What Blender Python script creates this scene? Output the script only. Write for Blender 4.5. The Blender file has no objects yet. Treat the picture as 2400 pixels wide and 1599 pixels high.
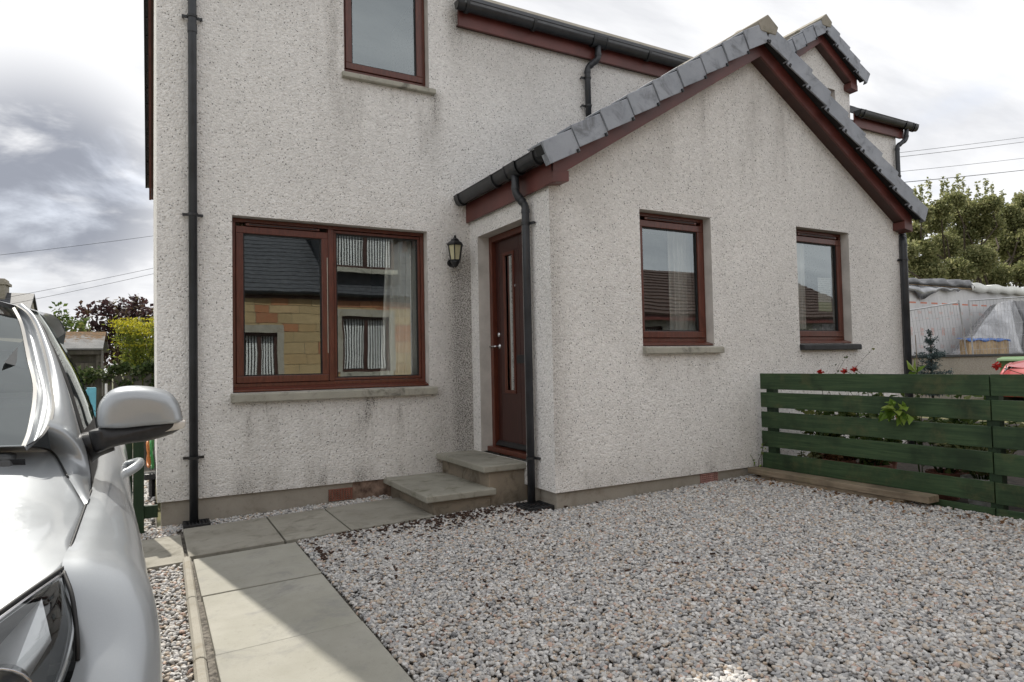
import bpy, bmesh, math, random
from mathutils import Vector, Matrix
import numpy as np
random.seed(7)
rng = np.random.default_rng(7)
scene = bpy.context.scene
COL = scene.collection

# ------------------------------------------------------------------ camera
CAM = np.array([0.0, 0.0, 1.28])
YAW, PIT, ROL, FPX = 0.50509911, 0.03502758, -0.02055598, 1530.19024
PW, PH = 2400.0, 1599.0
_f = np.array([math.sin(YAW)*math.cos(PIT), math.cos(YAW)*math.cos(PIT), math.sin(PIT)])
_r0 = np.array([math.cos(YAW), -math.sin(YAW), 0.0])
_u0 = np.cross(_r0, _f)
_r = math.cos(ROL)*_r0 + math.sin(ROL)*_u0
_u = -math.sin(ROL)*_r0 + math.cos(ROL)*_u0
cam_data = bpy.data.cameras.new('camera')
cam_data.sensor_fit = 'HORIZONTAL'; cam_data.sensor_width = 36.0
cam_data.lens = FPX/PW*36.0
cam_data.clip_start = 0.05; cam_data.clip_end = 2000
cam = bpy.data.objects.new('camera', cam_data); COL.objects.link(cam)
cam.matrix_world = Matrix(((_r[0], _u[0], -_f[0], CAM[0]), (_r[1], _u[1], -_f[1], CAM[1]),
                           (_r[2], _u[2], -_f[2], CAM[2]), (0, 0, 0, 1)))
scene.camera = cam

def ray(p): return ((p[0]-PW/2)/FPX)*_r - ((p[1]-PH/2)/FPX)*_u + _f
def onz(p, z): d = ray(p); return tuple(CAM + (z-CAM[2])/d[2]*d)
def ony(p, y): d = ray(p); return tuple(CAM + (y-CAM[1])/d[1]*d)
def onx(p, x): d = ray(p); return tuple(CAM + (x-CAM[0])/d[0]*d)
def gz(x): return 0.025*(min(max(x, -2.0), 8.0)-0.4)          # the plot falls gently to the left

# ------------------------------------------------------------------ node helpers
def node(nt, typ, ins=None, **attrs):
    n = nt.nodes.new(typ)
    for k, v in attrs.items(): setattr(n, k, v)
    for k, v in (ins or {}).items():
        s = n.inputs[k]
        if isinstance(v, bpy.types.NodeSocket): nt.links.new(v, s)
        else: s.default_value = v
    return n
def mth(nt, op, a, b=0.0, clamp=False):
    n = nt.nodes.new('ShaderNodeMath'); n.operation = op; n.use_clamp = clamp
    for i, v in enumerate((a, b)):
        if isinstance(v, bpy.types.NodeSocket): nt.links.new(v, n.inputs[i])
        else: n.inputs[i].default_value = v
    return n.outputs[0]
def mrange(nt, v, a, b, c=0.0, d=1.0, smooth=True):
    n = nt.nodes.new('ShaderNodeMapRange'); n.interpolation_type = 'SMOOTHSTEP' if smooth else 'LINEAR'
    nt.links.new(v, n.inputs[0])
    for i, x in enumerate((a, b, c, d)): n.inputs[i+1].default_value = x
    return n.outputs[0]
def mix(nt, fac, a, b, blend='MIX'):
    n = nt.nodes.new('ShaderNodeMix'); n.data_type = 'RGBA'; n.blend_type = blend
    for s, v in ((n.inputs[0], fac), (n.inputs[6], a), (n.inputs[7], b)):
        if isinstance(v, bpy.types.NodeSocket): nt.links.new(v, s)
        elif isinstance(v, (int, float)): s.default_value = v
        else: s.default_value = (*v[:3], 1)
    return n.outputs[2]
def ramp(nt, fac, stops, interp='LINEAR'):
    n = nt.nodes.new('ShaderNodeValToRGB'); n.color_ramp.interpolation = interp
    e = n.color_ramp.elements
    while len(e) < len(stops): e.new(0.5)
    for el, (p, c) in zip(e, stops): el.position = p; el.color = (*c[:3], 1)
    nt.links.new(fac, n.inputs[0]); return n.outputs[0]
def noise(nt, vec, scale, detail=3.0, rough=0.55, dist=0.0):
    return node(nt, 'ShaderNodeTexNoise', {'Vector': vec, 'Scale': scale, 'Detail': detail, 'Roughness': rough, 'Distortion': dist}).outputs[0]
def mapping(nt, vec, sc=(1, 1, 1), rot=(0, 0, 0)):
    return node(nt, 'ShaderNodeMapping', {'Vector': vec, 'Scale': sc, 'Rotation': rot}).outputs[0]
def begin(name):
    m = bpy.data.materials.new(name); m.use_nodes = True; nt = m.node_tree; nt.nodes.clear()
    out = nt.nodes.new('ShaderNodeOutputMaterial')
    return m, nt, out
def principled(nt, out, **ins):
    ren = {'color': 'Base Color', 'rough': 'Roughness', 'metal': 'Metallic', 'normal': 'Normal', 'coat': 'Coat Weight',
           'coatr': 'Coat Roughness', 'spec': 'Specular IOR Level', 'trans': 'Transmission Weight', 'alpha': 'Alpha', 'sheen': 'Sheen Weight'}
    d = {}
    for k, v in ins.items():
        if k == 'color' and not isinstance(v, bpy.types.NodeSocket): v = (*v[:3], 1)
        d[ren[k]] = v
    p = node(nt, 'ShaderNodeBsdfPrincipled', d); nt.links.new(p.outputs[0], out.inputs[0]); return p
def bump(nt, h, strength=0.3, dist=0.01):
    return node(nt, 'ShaderNodeBump', {'Height': h, 'Strength': strength, 'Distance': dist}).outputs[0]
def objco(nt): return node(nt, 'ShaderNodeTexCoord').outputs['Object']
def worldpos(nt): return node(nt, 'ShaderNodeNewGeometry').outputs['Position']

# ------------------------------------------------------------------ world and sun
SUN_EL = math.radians(50.7)
_h = Vector((0.194, -1.0, 0)).normalized()
sun_dir = Vector((_h.x*math.cos(SUN_EL), _h.y*math.cos(SUN_EL), -math.sin(SUN_EL)))
world = bpy.data.worlds.new('World'); scene.world = world; world.use_nodes = True
nt = world.node_tree; nt.nodes.clear()
wout = nt.nodes.new('ShaderNodeOutputWorld')
sky = node(nt, 'ShaderNodeTexSky', sky_type='NISHITA', sun_disc=False, sun_elevation=SUN_EL,
           sun_rotation=math.atan2(-_h.x, -_h.y), air_density=1.0, dust_density=2.0, ozone_density=1.0)
dirv = node(nt, 'ShaderNodeTexCoord').outputs['Generated']
sep = node(nt, 'ShaderNodeSeparateXYZ', {'Vector': dirv})
den = mth(nt, 'ADD', mth(nt, 'ABSOLUTE', sep.outputs[2]), 0.22)
cv = node(nt, 'ShaderNodeCombineXYZ', {'X': mth(nt, 'DIVIDE', sep.outputs[0], den), 'Y': mth(nt, 'DIVIDE', sep.outputs[1], den), 'Z': 3.7})
n1 = noise(nt, cv.outputs[0], 1.15, 7.0, 0.58, 0.35)
n2 = noise(nt, mapping(nt, cv.outputs[0], (0.55, 1.5, 1), (0, 0, 0.5)), 1.9, 6.0, 0.6, 0.2)
# one heavier bank of cumulus low over the garden side
ang = node(nt, 'ShaderNodeVectorMath', {0: dirv, 1: Vector(ray((110, 450))).normalized()}, operation='DISTANCE').outputs['Value']
bank = mth(nt, 'MULTIPLY', mrange(nt, ang, 0.20, 0.06), mrange(nt, noise(nt, mapping(nt, dirv, (1, 1, 2.2)), 6.0, 7.0, 0.55, 0.3), 0.28, 0.52))
cov = mrange(nt, n1, 0.18, 0.40)
shade = mth(nt, 'MAXIMUM', mth(nt, 'MULTIPLY', mrange(nt, n2, 0.34, 0.74), 0.46), bank)
cloud = mix(nt, shade, (7.35, 7.35, 7.4), (2.1, 2.25, 2.65))
skyc = mix(nt, 0.7, sky.outputs[0], (6.4, 6.6, 7.1))
wcol = mix(nt, mth(nt, 'MULTIPLY', cov, 0.95), skyc, cloud)
bg = node(nt, 'ShaderNodeBackground', {'Color': wcol, 'Strength': 0.1})
nt.links.new(bg.outputs[0], wout.inputs[0])
sl = bpy.data.lights.new('sun', 'SUN'); sl.energy = 3.0; sl.angle = math.radians(0.7); sl.color = (1.0, 0.95, 0.86)
so = bpy.data.objects.new('sun', sl); COL.objects.link(so); so.location = (-3, 20, 25)
so.rotation_euler = sun_dir.to_track_quat('-Z', 'Y').to_euler()
scene.view_settings.view_transform = 'Standard'; scene.view_settings.look = 'None'
scene.view_settings.exposure = 0.62; scene.view_settings.gamma = 1.0; scene.view_settings.use_curve_mapping = False
scene.cycles.max_bounces = 8; scene.cycles.transparent_max_bounces = 16

# ------------------------------------------------------------------ mesh helpers
class MB:
    def __init__(s): s.v = []; s.f = []
    def add(s, vs, fs):
        o = len(s.v); s.v += [tuple(map(float, p)) for p in vs]; s.f += [tuple(i+o for i in f) for f in fs]; return s
    def box(s, x0, x1, y0, y1, z0, z1):
        v = [(x, y, z) for z in (z0, z1) for y in (y0, y1) for x in (x0, x1)]
        return s.add(v, [(0, 2, 3, 1), (4, 5, 7, 6), (0, 1, 5, 4), (2, 6, 7, 3), (0, 4, 6, 2), (1, 3, 7, 5)])
    def obox(s, c, ax, ay, az):
        c, ax, ay, az = map(Vector, (c, ax, ay, az))
        v = [c+ax*a+ay*b+az*d for d in (-1, 1) for b in (-1, 1) for a in (-1, 1)]
        return s.add(v, [(0, 2, 3, 1), (4, 5, 7, 6), (0, 1, 5, 4), (2, 6, 7, 3), (0, 4, 6, 2), (1, 3, 7, 5)])
    def prism(s, poly, axis, a, b):
        """poly of 2D points extruded along axis ('x','y','z') from a to b"""
        def P(p, t):
            return {'x': (t, p[0], p[1]), 'y': (p[0], t, p[1]), 'z': (p[0], p[1], t)}[axis]
        n = len(poly); v = [P(p, a) for p in poly]+[P(p, b) for p in poly]
        f = [tuple(range(n)), tuple(range(2*n-1, n-1, -1))]
        f += [(i, i+n, (i+1) % n+n, (i+1) % n) for i in range(n)]
        return s.add(v, f)
    def tube(s, pts, r, n=12, cap=True):
        pts = [Vector(p) for p in pts]; rs = r if isinstance(r, (list, tuple)) else [r]*len(pts)
        t0 = (pts[1]-pts[0]).normalized(); up = Vector((0, 0, 1)) if abs(t0.z) < .9 else Vector((1, 0, 0))
        a = t0.cross(up).normalized(); v = []
        for i, p in enumerate(pts):
            t = ((pts[min(i+1, len(pts)-1)]-pts[i]).normalized()+(pts[i]-pts[max(i-1, 0)]).normalized()).normalized()
            a = (a-t*a.dot(t)).normalized(); b = t.cross(a)
            v += [p+(a*math.cos(2*math.pi*k/n)+b*math.sin(2*math.pi*k/n))*rs[i] for k in range(n)]
        f = [(i*n+k, i*n+(k+1) % n, (i+1)*n+(k+1) % n, (i+1)*n+k) for i in range(len(pts)-1) for k in range(n)]
        if cap: f += [tuple(range(n-1, -1, -1)), tuple((len(pts)-1)*n+k for k in range(n))]
        return s.add(v, f)
    def lathe(s, prof, c, n=24, axis='z', cap=True):
        v = []
        for r, h in prof:
            for k in range(n):
                a = 2*math.pi*k/n; p = (r*math.cos(a), r*math.sin(a), h)
                if axis == 'y': p = (p[0], p[2], p[1])
                if axis == 'x': p = (p[2], p[0], p[1])
                v.append((c[0]+p[0], c[1]+p[1], c[2]+p[2]))
        m = len(prof); f = [(i*n+k, i*n+(k+1) % n, (i+1)*n+(k+1) % n, (i+1)*n+k) for i in range(m-1) for k in range(n)]
        if cap: f += [tuple(range(n-1, -1, -1)), tuple((m-1)*n+k for k in range(n))]
        return s.add(v, f)
    def grid(s, G):
        nu, nv = len(G), len(G[0])
        return s.add([p for row in G for p in row], [(i*nv+j, (i+1)*nv+j, (i+1)*nv+j+1, i*nv+j+1) for i in range(nu-1) for j in range(nv-1)])
    def mesh(s, name):
        me = bpy.data.meshes.new(name); me.from_pydata(s.v, [], s.f); me.update(); return me

def thing(name, label, cat, loc=(0, 0, 0), group=None):
    o = bpy.data.objects.new(name, None); COL.objects.link(o); o.location = loc; o.empty_display_size = 0.2
    tag(o, label, cat, group); return o
def tag(o, label=None, cat=None, group=None, kind=None):
    if label: o['label'] = label
    if cat: o['category'] = cat
    if group: o['group'] = group
    if kind: o['kind'] = kind
    return o
def put(name, mb, mat, parent=None, smooth=False, bevel=0.0, seg=2, label=None, kind=None, fix=True):
    me = mb.mesh(name) if isinstance(mb, MB) else mb
    if fix and isinstance(mb, MB):
        bm = bmesh.new(); bm.from_mesh(me); bmesh.ops.recalc_face_normals(bm, faces=bm.faces); bm.to_mesh(me); bm.free()
    o = bpy.data.objects.new(name, me); COL.objects.link(o)
    if mat is not None and not me.materials: me.materials.append(mat)
    if smooth: me.shade_smooth()
    if parent is not None:
        o.parent = parent
        if parent.type == 'EMPTY': o.matrix_parent_inverse = Matrix.Translation(parent.location).inverted()
    if bevel:
        b = o.modifiers.new('bevel', 'BEVEL'); b.width = bevel; b.segments = seg; b.limit_method = 'ANGLE'; b.angle_limit = math.radians(40)
        b.harden_normals = False
    if label: o['label'] = label
    if kind: o['kind'] = kind
    return o
def copy_tree(o, parent=None):
    c = o.copy(); COL.objects.link(c)
    if parent is not None: c.parent = parent
    for ch in list(o.children): copy_tree(ch, c)
    return c
def cr(P, t):
    """Catmull-Rom through list of points, t in [0, len-1]"""
    P = [Vector(p) for p in P]; n = len(P); i = min(int(t), n-2); u = t-i
    p0 = P[i-1] if i > 0 else P[0]*2-P[1]; p1 = P[i]; p2 = P[i+1]; p3 = P[i+2] if i+2 < n else P[-1]*2-P[-2]
    return 0.5*((2*p1)+(p2-p0)*u+(2*p0-5*p1+4*p2-p3)*u*u+(3*p1-p0-3*p2+p3)*u**3)
def resample(P, n): return [cr(P, (len(P)-1)*k/(n-1)) for k in range(n)]
def patch(ctrl, nu, nv):
    rows = [resample(r, nv) for r in ctrl]
    cols = [resample([rows[i][j] for i in range(len(rows))], nu) for j in range(nv)]
    return [[cols[j][i] for j in range(nv)] for i in range(nu)]

# ------------------------------------------------------------------ materials
def simple(name, col, rough=0.55, metal=0.0, var=0.12, vs=6.0, bmp=0.0, bs=80.0, coat=0.0, spec=0.5, stretch=(1, 1, 1), tint=None):
    m, nt, out = begin(name); co = mapping(nt, objco(nt), stretch)
    n = noise(nt, co, vs, 5.0, 0.6)
    a = [c*(1-var*1.6) for c in col]; b = [min(1, c*(1+var*1.6)) for c in (tint or col)]
    c = ramp(nt, n, [(0.3, a), (0.7, b)])
    kw = dict(color=c, rough=rough, metal=metal, coat=coat, spec=spec)
    if bmp: kw['normal'] = bump(nt, noise(nt, co, bs, 3.0, 0.6), bmp, 0.01)
    principled(nt, out, **kw); return m

def harl(name, c_hi, c_lo, stains):
    m, nt, out = begin(name); P = worldpos(nt)
    sp = node(nt, 'ShaderNodeSeparateXYZ', {'Vector': P}); X, Y, Z = sp.outputs
    vo = node(nt, 'ShaderNodeTexVoronoi', {'Vector': P, 'Scale': 62.0, 'Randomness': 1.0})
    vo2 = node(nt, 'ShaderNodeTexVoronoi', {'Vector': P, 'Scale': 120.0, 'Randomness': 1.0})
    big = noise(nt, P, 0.9, 4.0, 0.6); med = noise(nt, P, 5.0, 5.0, 0.65); fine = noise(nt, P, 55.0, 3.0, 0.7)
    stone = node(nt, 'ShaderNodeSeparateColor', {'Color': vo.outputs['Color']}).outputs[0]
    base = mix(nt, mrange(nt, stone, 0.0, 1.0, 0, 1, False), c_lo, c_hi)
    base = mix(nt, mrange(nt, big, 0.40, 0.7, 0.0, 0.26), base, [c*0.74 for c in c_lo])
    base = mix(nt, mrange(nt, med, 0.5, 0.8, 0.0, 0.3), base, [c*0.72 for c in c_lo])
    base = mix(nt, mrange(nt, fine, 0.56, 0.72, 0.0, 0.30), base, (0.30, 0.28, 0.26))
    # odd dark pebbles
    dark = mth(nt, 'MULTIPLY', mrange(nt, node(nt, 'ShaderNodeSeparateColor', {'Color': vo2.outputs['Color']}).outputs[1], 0.965, 0.985), 0.75)
    base = mix(nt, dark, base, (0.07, 0.065, 0.06))
    strk = noise(nt, mapping(nt, P, (4.5, 4.5, 0.7)), 1.0, 5.0, 0.7)
    grit = noise(nt, P, 85.0, 4.0, 0.8)
    ny_ = mrange(nt, mth(nt, 'ABSOLUTE', node(nt, 'ShaderNodeSeparateXYZ', {'Vector': node(nt, 'ShaderNodeNewGeometry').outputs['True Normal']}).outputs[1]), 0.4, 0.6)
    isp = mrange(nt, Y, 5.2, 5.0)
    tot = None
    for (ax, a0, a1, a2, a3, z0, z1, z2, z3, amt, streak) in stains:
        A = X
        k = mth(nt, 'MULTIPLY', mrange(nt, A, a0, a1), mrange(nt, A, a2, a3, 1, 0))
        k = mth(nt, 'MULTIPLY', k, mth(nt, 'MULTIPLY', mrange(nt, Z, z0, z1), mrange(nt, Z, z2, z3, 1, 0)))
        k = mth(nt, 'MULTIPLY', mth(nt, 'MULTIPLY', k, amt), mth(nt, 'MULTIPLY', ny_, isp if ax == 'p' else mth(nt, 'SUBTRACT', 1.0, isp)))
        if streak: k = mth(nt, 'MULTIPLY', k, mrange(nt, strk, 0.36, 0.72))
        tot = k if tot is None else mth(nt, 'MAXIMUM', tot, k)
    if tot is not None:
        thr = mth(nt, 'SUBTRACT', mth(nt, 'ADD', grit, mth(nt, 'MULTIPLY', tot, 0.36)), 0.75)
        speck = mth(nt, 'MULTIPLY', mrange(nt, thr, -0.08, 0.10), mth(nt, 'MULTIPLY', tot, 1.7, True), True)
        base = mix(nt, mth(nt, 'MULTIPLY', tot, 0.62, True), base, (0.36, 0.335, 0.305))
        base = mix(nt, speck, base, (0.06, 0.055, 0.045))
    hgt = mth(nt, 'ADD', mth(nt, 'MULTIPLY', vo.outputs['Distance'], -1.0), mth(nt, 'MULTIPLY', fine, 1.1))
    hgt = mth(nt, 'ADD', hgt, mth(nt, 'MULTIPLY', noise(nt, P, 24.0, 2.0, 0.6), 0.9))
    principled(nt, out, color=base, rough=0.93, spec=0.25, normal=bump(nt, hgt, 0.62, 0.011)); return m

M = {}
M['harl'] = harl('harled wall', (0.90, 0.88, 0.855), (0.73, 0.71, 0.685), [
    # wall, in0,in1,out0,out1, zin0,zin1,zout0,zout1, amount, streaky
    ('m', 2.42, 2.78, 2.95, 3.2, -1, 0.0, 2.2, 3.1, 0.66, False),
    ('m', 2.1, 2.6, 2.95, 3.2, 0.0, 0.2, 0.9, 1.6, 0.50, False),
    ('m', 0.55, 0.75, 2.45, 2.75, 0.30, 0.85, 0.98, 1.02, 0.75, True),
    ('m', 0.55, 0.70, 2.45, 2.6, 0.75, 0.95, 0.99, 1.02, 0.40, False),
    ('m', 0.30, 0.55, 0.60, 0.72, 0.75, 0.9, 1.0, 1.05, 0.30, False),
    ('m', 1.4, 1.65, 2.5, 2.75, 3.0, 3.95, 4.06, 4.1, 0.75, True),
    ('m', 2.62, 2.78, 3.4, 6.0, 3.9, 4.7, 4.9, 5.0, 0.42, False),
    ('m', 2.62, 2.76, 2.85, 3.0, 4.2, 4.8, 5.1, 5.2, 0.55, False),
    ('m', 1.2, 1.35, 1.6, 1.7, 2.8, 4.2, 6.0, 7.0, 0.60, True),
    ('m', 0.0, 0.2, 2.2, 2.9, 0.12, 0.16, 0.24, 0.55, 0.60, True),
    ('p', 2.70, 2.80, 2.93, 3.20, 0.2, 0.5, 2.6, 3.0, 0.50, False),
    ('p', 5.0, 5.25, 5.6, 6.2, 0.1, 0.2, 0.5, 1.2, 0.30, False),
    ('p', 3.0, 4.6, 6.3, 7.8, 2.6, 3.6, 4.5, 4.8, 0.50, True),
    ('p', 2.92, 3.05, 3.3, 3.7, 2.3, 2.75, 3.1, 3.3, 0.30, False),
    ('p', 2.9, 3.1, 4.8, 5.3, 0.12, 0.2, 0.24, 0.50, 0.60, True),
    ('p', 3.85, 4.0, 4.8, 5.0, 0.9, 1.25, 1.36, 1.4, 0.55, True),
    ('p', 7.6, 7.85, 8.5, 9.0, 0.3, 0.9, 2.0, 2.6, 0.45, False)])
M['harl_opp'] = harl('grey harl', (0.55, 0.53, 0.5), (0.38, 0.36, 0.34), [])
M['reveal'] = simple('smooth cement reveal', (0.60, 0.57, 0.53), 0.8, var=0.10, vs=5, bmp=0.15, bs=120)
M['frame'] = simple('mahogany stained timber', (0.105, 0.026, 0.014), 0.36, var=0.22, vs=9, stretch=(6, 6, 0.8), bmp=0.05, bs=60, coat=0.2)
M['fascia'] = simple('oxblood painted board', (0.118, 0.033, 0.027), 0.42, var=0.18, vs=3, bmp=0.05, bs=60)
M['soffit'] = simple('dark brown soffit board', (0.055, 0.022, 0.016), 0.5, var=0.15, vs=3)
M['doorred'] = simple('dark mahogany door', (0.045, 0.013, 0.010), 0.38, var=0.2, vs=7, stretch=(8, 8, 0.7), coat=0.15)
M['black'] = simple('black plastic', (0.016, 0.017, 0.019), 0.36, var=0.25, vs=14, bmp=0.03)
M['blackrough'] = simple('black painted sill', (0.02, 0.021, 0.024), 0.6, var=0.3, vs=14, bmp=0.2, bs=40)
M['pipe'] = simple('charcoal plastic pipe', (0.032, 0.035, 0.041), 0.40, var=0.25, vs=5, bmp=0.03)
M['castiron'] = simple('cast grating', (0.018, 0.019, 0.021), 0.55, var=0.3, vs=30, bmp=0.3)
M['seal'] = simple('rubber seal', (0.01, 0.01, 0.011), 0.6)
M['chrome'] = simple('satin chrome', (0.62, 0.62, 0.64), 0.22, metal=1.0, var=0.05)
M['white'] = simple('white plastic', (0.7, 0.7, 0.69), 0.4, var=0.05)
M['terracotta'] = simple('terracotta', (0.24, 0.10, 0.07), 0.8, var=0.2, vs=18, bmp=0.2)
M['terrapale'] = simple('pale terracotta', (0.40, 0.22, 0.19), 0.8, var=0.2, vs=18, bmp=0.2)
M['rust'] = simple('red brick render', (0.13, 0.07, 0.05), 0.9, var=0.35, vs=12, bmp=0.4, bs=30, tint=(0.24, 0.17, 0.13))

def concrete(name, a, b, dirt, ds=3.0, rough=0.85, amt=0.6, bm=0.25):
    m, nt, out = begin(name); P = worldpos(nt)
    n = noise(nt, P, 2.2, 6.0, 0.65); n2 = noise(nt, P, 26.0, 5.0, 0.7); n3 = noise(nt, P, ds, 6.0, 0.7, 0.6); n4 = noise(nt, P, 160.0, 2.0)
    c = ramp(nt, n, [(0.3, a), (0.7, b)])
    c = mix(nt, mrange(nt, n3, 0.48, 0.72, 0, amt), c, dirt)
    c = mix(nt, mrange(nt, n2, 0.55, 0.8, 0, 0.45), c, [x*0.6 for x in a])
    c = mix(nt, mrange(nt, n4, 0.6, 0.75, 0, 0.3), c, [x*0.5 for x in a])
    if 'slab' in name:
        oi = node(nt, 'ShaderNodeObjectInfo').outputs['Random']
        c = mix(nt, mrange(nt, oi, 0.0, 1.0, 0.0, 0.30, False), c, [x*0.62 for x in b])
    principled(nt, out, color=c, rough=rough, spec=0.3, normal=bump(nt, mth(nt, 'ADD', n2, n4), bm, 0.006)); return m
M['slab'] = concrete('buff concrete slab', (0.33, 0.32, 0.27), (0.43, 0.415, 0.365), (0.22, 0.22, 0.215), 3.6, amt=0.6, bm=0.2)
M['slab_dirty'] = concrete('weathered concrete slab', (0.25, 0.235, 0.195), (0.38, 0.36, 0.31), (0.11, 0.10, 0.075), 4.2, amt=0.75)
M['step'] = concrete('mossy concrete step', (0.26, 0.25, 0.21), (0.38, 0.365, 0.31), (0.12, 0.115, 0.075), 5.0, amt=0.75)
M['stepside'] = concrete('stained step side', (0.20, 0.175, 0.14), (0.30, 0.25, 0.19), (0.085, 0.07, 0.05), 5.0, amt=0.8)
M['plinth'] = concrete('cement plinth', (0.29, 0.265, 0.225), (0.40, 0.365, 0.315), (0.15, 0.12, 0.085), 2.8, amt=0.65)
M['sill'] = concrete('concrete sill', (0.33, 0.32, 0.27), (0.46, 0.44, 0.38), (0.07, 0.065, 0.055), 6.0, amt=0.8)
M['kerb'] = concrete('cement edging', (0.30, 0.28, 0.235), (0.41, 0.385, 0.33), (0.22, 0.17, 0.10), 5.0)
M['roofgrey'] = concrete('grey concrete tile', (0.15, 0.16, 0.175), (0.23, 0.24, 0.26), (0.09, 0.09, 0.085), 6.0, amt=0.4, rough=0.7)
M['verge'] = concrete('pale grey verge tile', (0.25, 0.27, 0.305), (0.36, 0.38, 0.42), (0.11, 0.115, 0.125), 5.0, rough=0.5, amt=0.75, bm=0.08)
M['vergedark'] = simple('dark tile and gap shade', (0.02, 0.021, 0.022), 0.8)  # near black for dark tiles and for shade painted under and between tiles
M['ridge'] = concrete('buff ridge tile', (0.26, 0.235, 0.19), (0.36, 0.33, 0.28), (0.13, 0.13, 0.08), 9.0, amt=0.5)
M['moss'] = simple('moss', (0.045, 0.05, 0.018), 0.95, var=0.5, vs=25, bmp=0.8, bs=50, tint=(0.13, 0.09, 0.05))
M['soil'] = simple('dark soil', (0.035, 0.027, 0.02), 0.95, var=0.5, vs=14, bmp=0.8, bs=50)
M['asphalt'] = simple('asphalt', (0.05, 0.05, 0.052), 0.9, var=0.25, vs=30, bmp=0.3, bs=200)
M['grassland'] = simple('rough grass ground', (0.05, 0.065, 0.022), 0.95, var=0.5, vs=2.5, bmp=0.5, bs=30, tint=(0.10, 0.095, 0.04))

def gravel_mat():
    m, nt, out = begin('mixed gravel pebbles')
    rnd = node(nt, 'ShaderNodeObjectInfo').outputs['Random']
    c = ramp(nt, rnd, [(0.0, (0.43, 0.425, 0.42)), (0.16, (0.52, 0.51, 0.49)), (0.30, (0.36, 0.36, 0.365)), (0.42, (0.60, 0.575, 0.54)),
                       (0.54, (0.50, 0.43, 0.36)), (0.64, (0.68, 0.665, 0.645)), (0.74, (0.42, 0.40, 0.385)), (0.84, (0.53, 0.425, 0.325)),
                       (0.895, (0.17, 0.172, 0.18)), (0.925, (0.50, 0.36, 0.295)), (0.965, (0.72, 0.70, 0.675))], 'CONSTANT')
    co = objco(nt)
    c = mix(nt, mrange(nt, noise(nt, co, 2.2, 4.0, 0.7), 0.4, 0.75, 0, 0.35), c, (0.42, 0.395, 0.36))
    principled(nt, out, color=c, rough=0.72, spec=0.35); return m
M['gravel'] = gravel_mat()
M['bed'] = simple('gravel bed', (0.16, 0.145, 0.125), 0.95, var=0.5, vs=40, bmp=0.8, bs=90)

def timber(name, a, b, axis_scale, knots=True, rough=0.62, green=None):
    m, nt, out = begin(name); co = objco(nt)
    oi = node(nt, 'ShaderNodeObjectInfo').outputs['Random']
    off = node(nt, 'ShaderNodeCombineXYZ', {'X': mth(nt, 'MULTIPLY', oi, 31.0), 'Y': mth(nt, 'MULTIPLY', oi, 17.0), 'Z': mth(nt, 'MULTIPLY', oi, 23.0)})
    v = node(nt, 'ShaderNodeVectorMath', {0: co, 1: off.outputs[0]}, operation='ADD').outputs[0]
    g = noise(nt, mapping(nt, v, axis_scale), 1.0, 6.0, 0.65, 0.8)
    blot = noise(nt, v, 2.6, 4.0, 0.6)
    c = ramp(nt, g, [(0.32, a), (0.68, b)])
    c = mix(nt, mrange(nt, blot, 0.42, 0.70, 0, 0.75), c, [x*0.5 for x in a])
    if knots:
        vo = node(nt, 'ShaderNodeTexVoronoi', {'Vector': mapping(nt, v, (3.2, 2.4, 6.0)), 'Scale': 1.0}).outputs['Distance']
        c = mix(nt, mrange(nt, vo, 0.13, 0.05), c, [x*0.22 for x in a])
    if green: c = mix(nt, mrange(nt, noise(nt, v, 4.0, 5.0, 0.7), 0.5, 0.75, 0, 0.6), c, green)
    principled(nt, out, color=c, rough=rough, spec=0.35, normal=bump(nt, g, 0.25, 0.006)); return m
M['greenwood'] = timber('green stained timber', (0.020, 0.047, 0.020), (0.058, 0.100, 0.042), (30, 2.2, 42), green=(0.10, 0.10, 0.042))
M['greenpost'] = timber('green stained post', (0.012, 0.030, 0.014), (0.022, 0.048, 0.02), (30, 30, 2))
M['oldwood'] = timber('weathered sawn timber', (0.20, 0.155, 0.105), (0.33, 0.27, 0.195), (40, 2.4, 40), green=(0.17, 0.15, 0.08))
M['greywood'] = timber('grey weathered boards', (0.075, 0.068, 0.055), (0.15, 0.138, 0.115), (30, 30, 2.5), green=(0.06, 0.07, 0.035))
M['osb'] = timber('chipboard sheet', (0.36, 0.25, 0.14), (0.50, 0.38, 0.24), (9, 9, 9), knots=False)

def glass_mat(name, fac=0.30, tint=(0.85, 0.93, 0.95), rough=0.0):
    m, nt, out = begin(name)
    fr = node(nt, 'ShaderNodeFresnel', {'IOR': 1.5}).outputs[0]
    f = mth(nt, 'ADD', mth(nt, 'MULTIPLY', fr, 1.0), fac, True)
    wob = noise(nt, objco(nt), 1.3, 2.0, 0.5)
    g = node(nt, 'ShaderNodeBsdfGlossy', {'Color': (*tint, 1), 'Roughness': rough, 'Normal': bump(nt, wob, 0.02, 0.05)})
    t = node(nt, 'ShaderNodeBsdfTransparent', {'Color': (0.94, 0.96, 0.95, 1)})
    mx = node(nt, 'ShaderNodeMixShader', {0: f, 1: t.outputs[0], 2: g.outputs[0]})
    nt.links.new(mx.outputs[0], out.inputs[0]); return m
M['glass'] = glass_mat('double glazing', 0.23)
M['carglass'] = glass_mat('car glass', 0.10, (0.9, 0.97, 0.97))
M['lens'] = glass_mat('headlamp lens', 0.05, (0.95, 0.97, 0.97))
M['lampglass'] = simple('frosted cream glass', (0.50, 0.47, 0.30), 0.35, var=0.15, vs=9)
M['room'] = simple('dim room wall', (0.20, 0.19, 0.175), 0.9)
M['curtain'] = simple('pale grey curtain', (0.88, 0.89, 0.87), 0.9, var=0.05, vs=3)
M['net'] = simple('white curtain', (0.78, 0.79, 0.78), 0.9, var=0.06)
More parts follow.
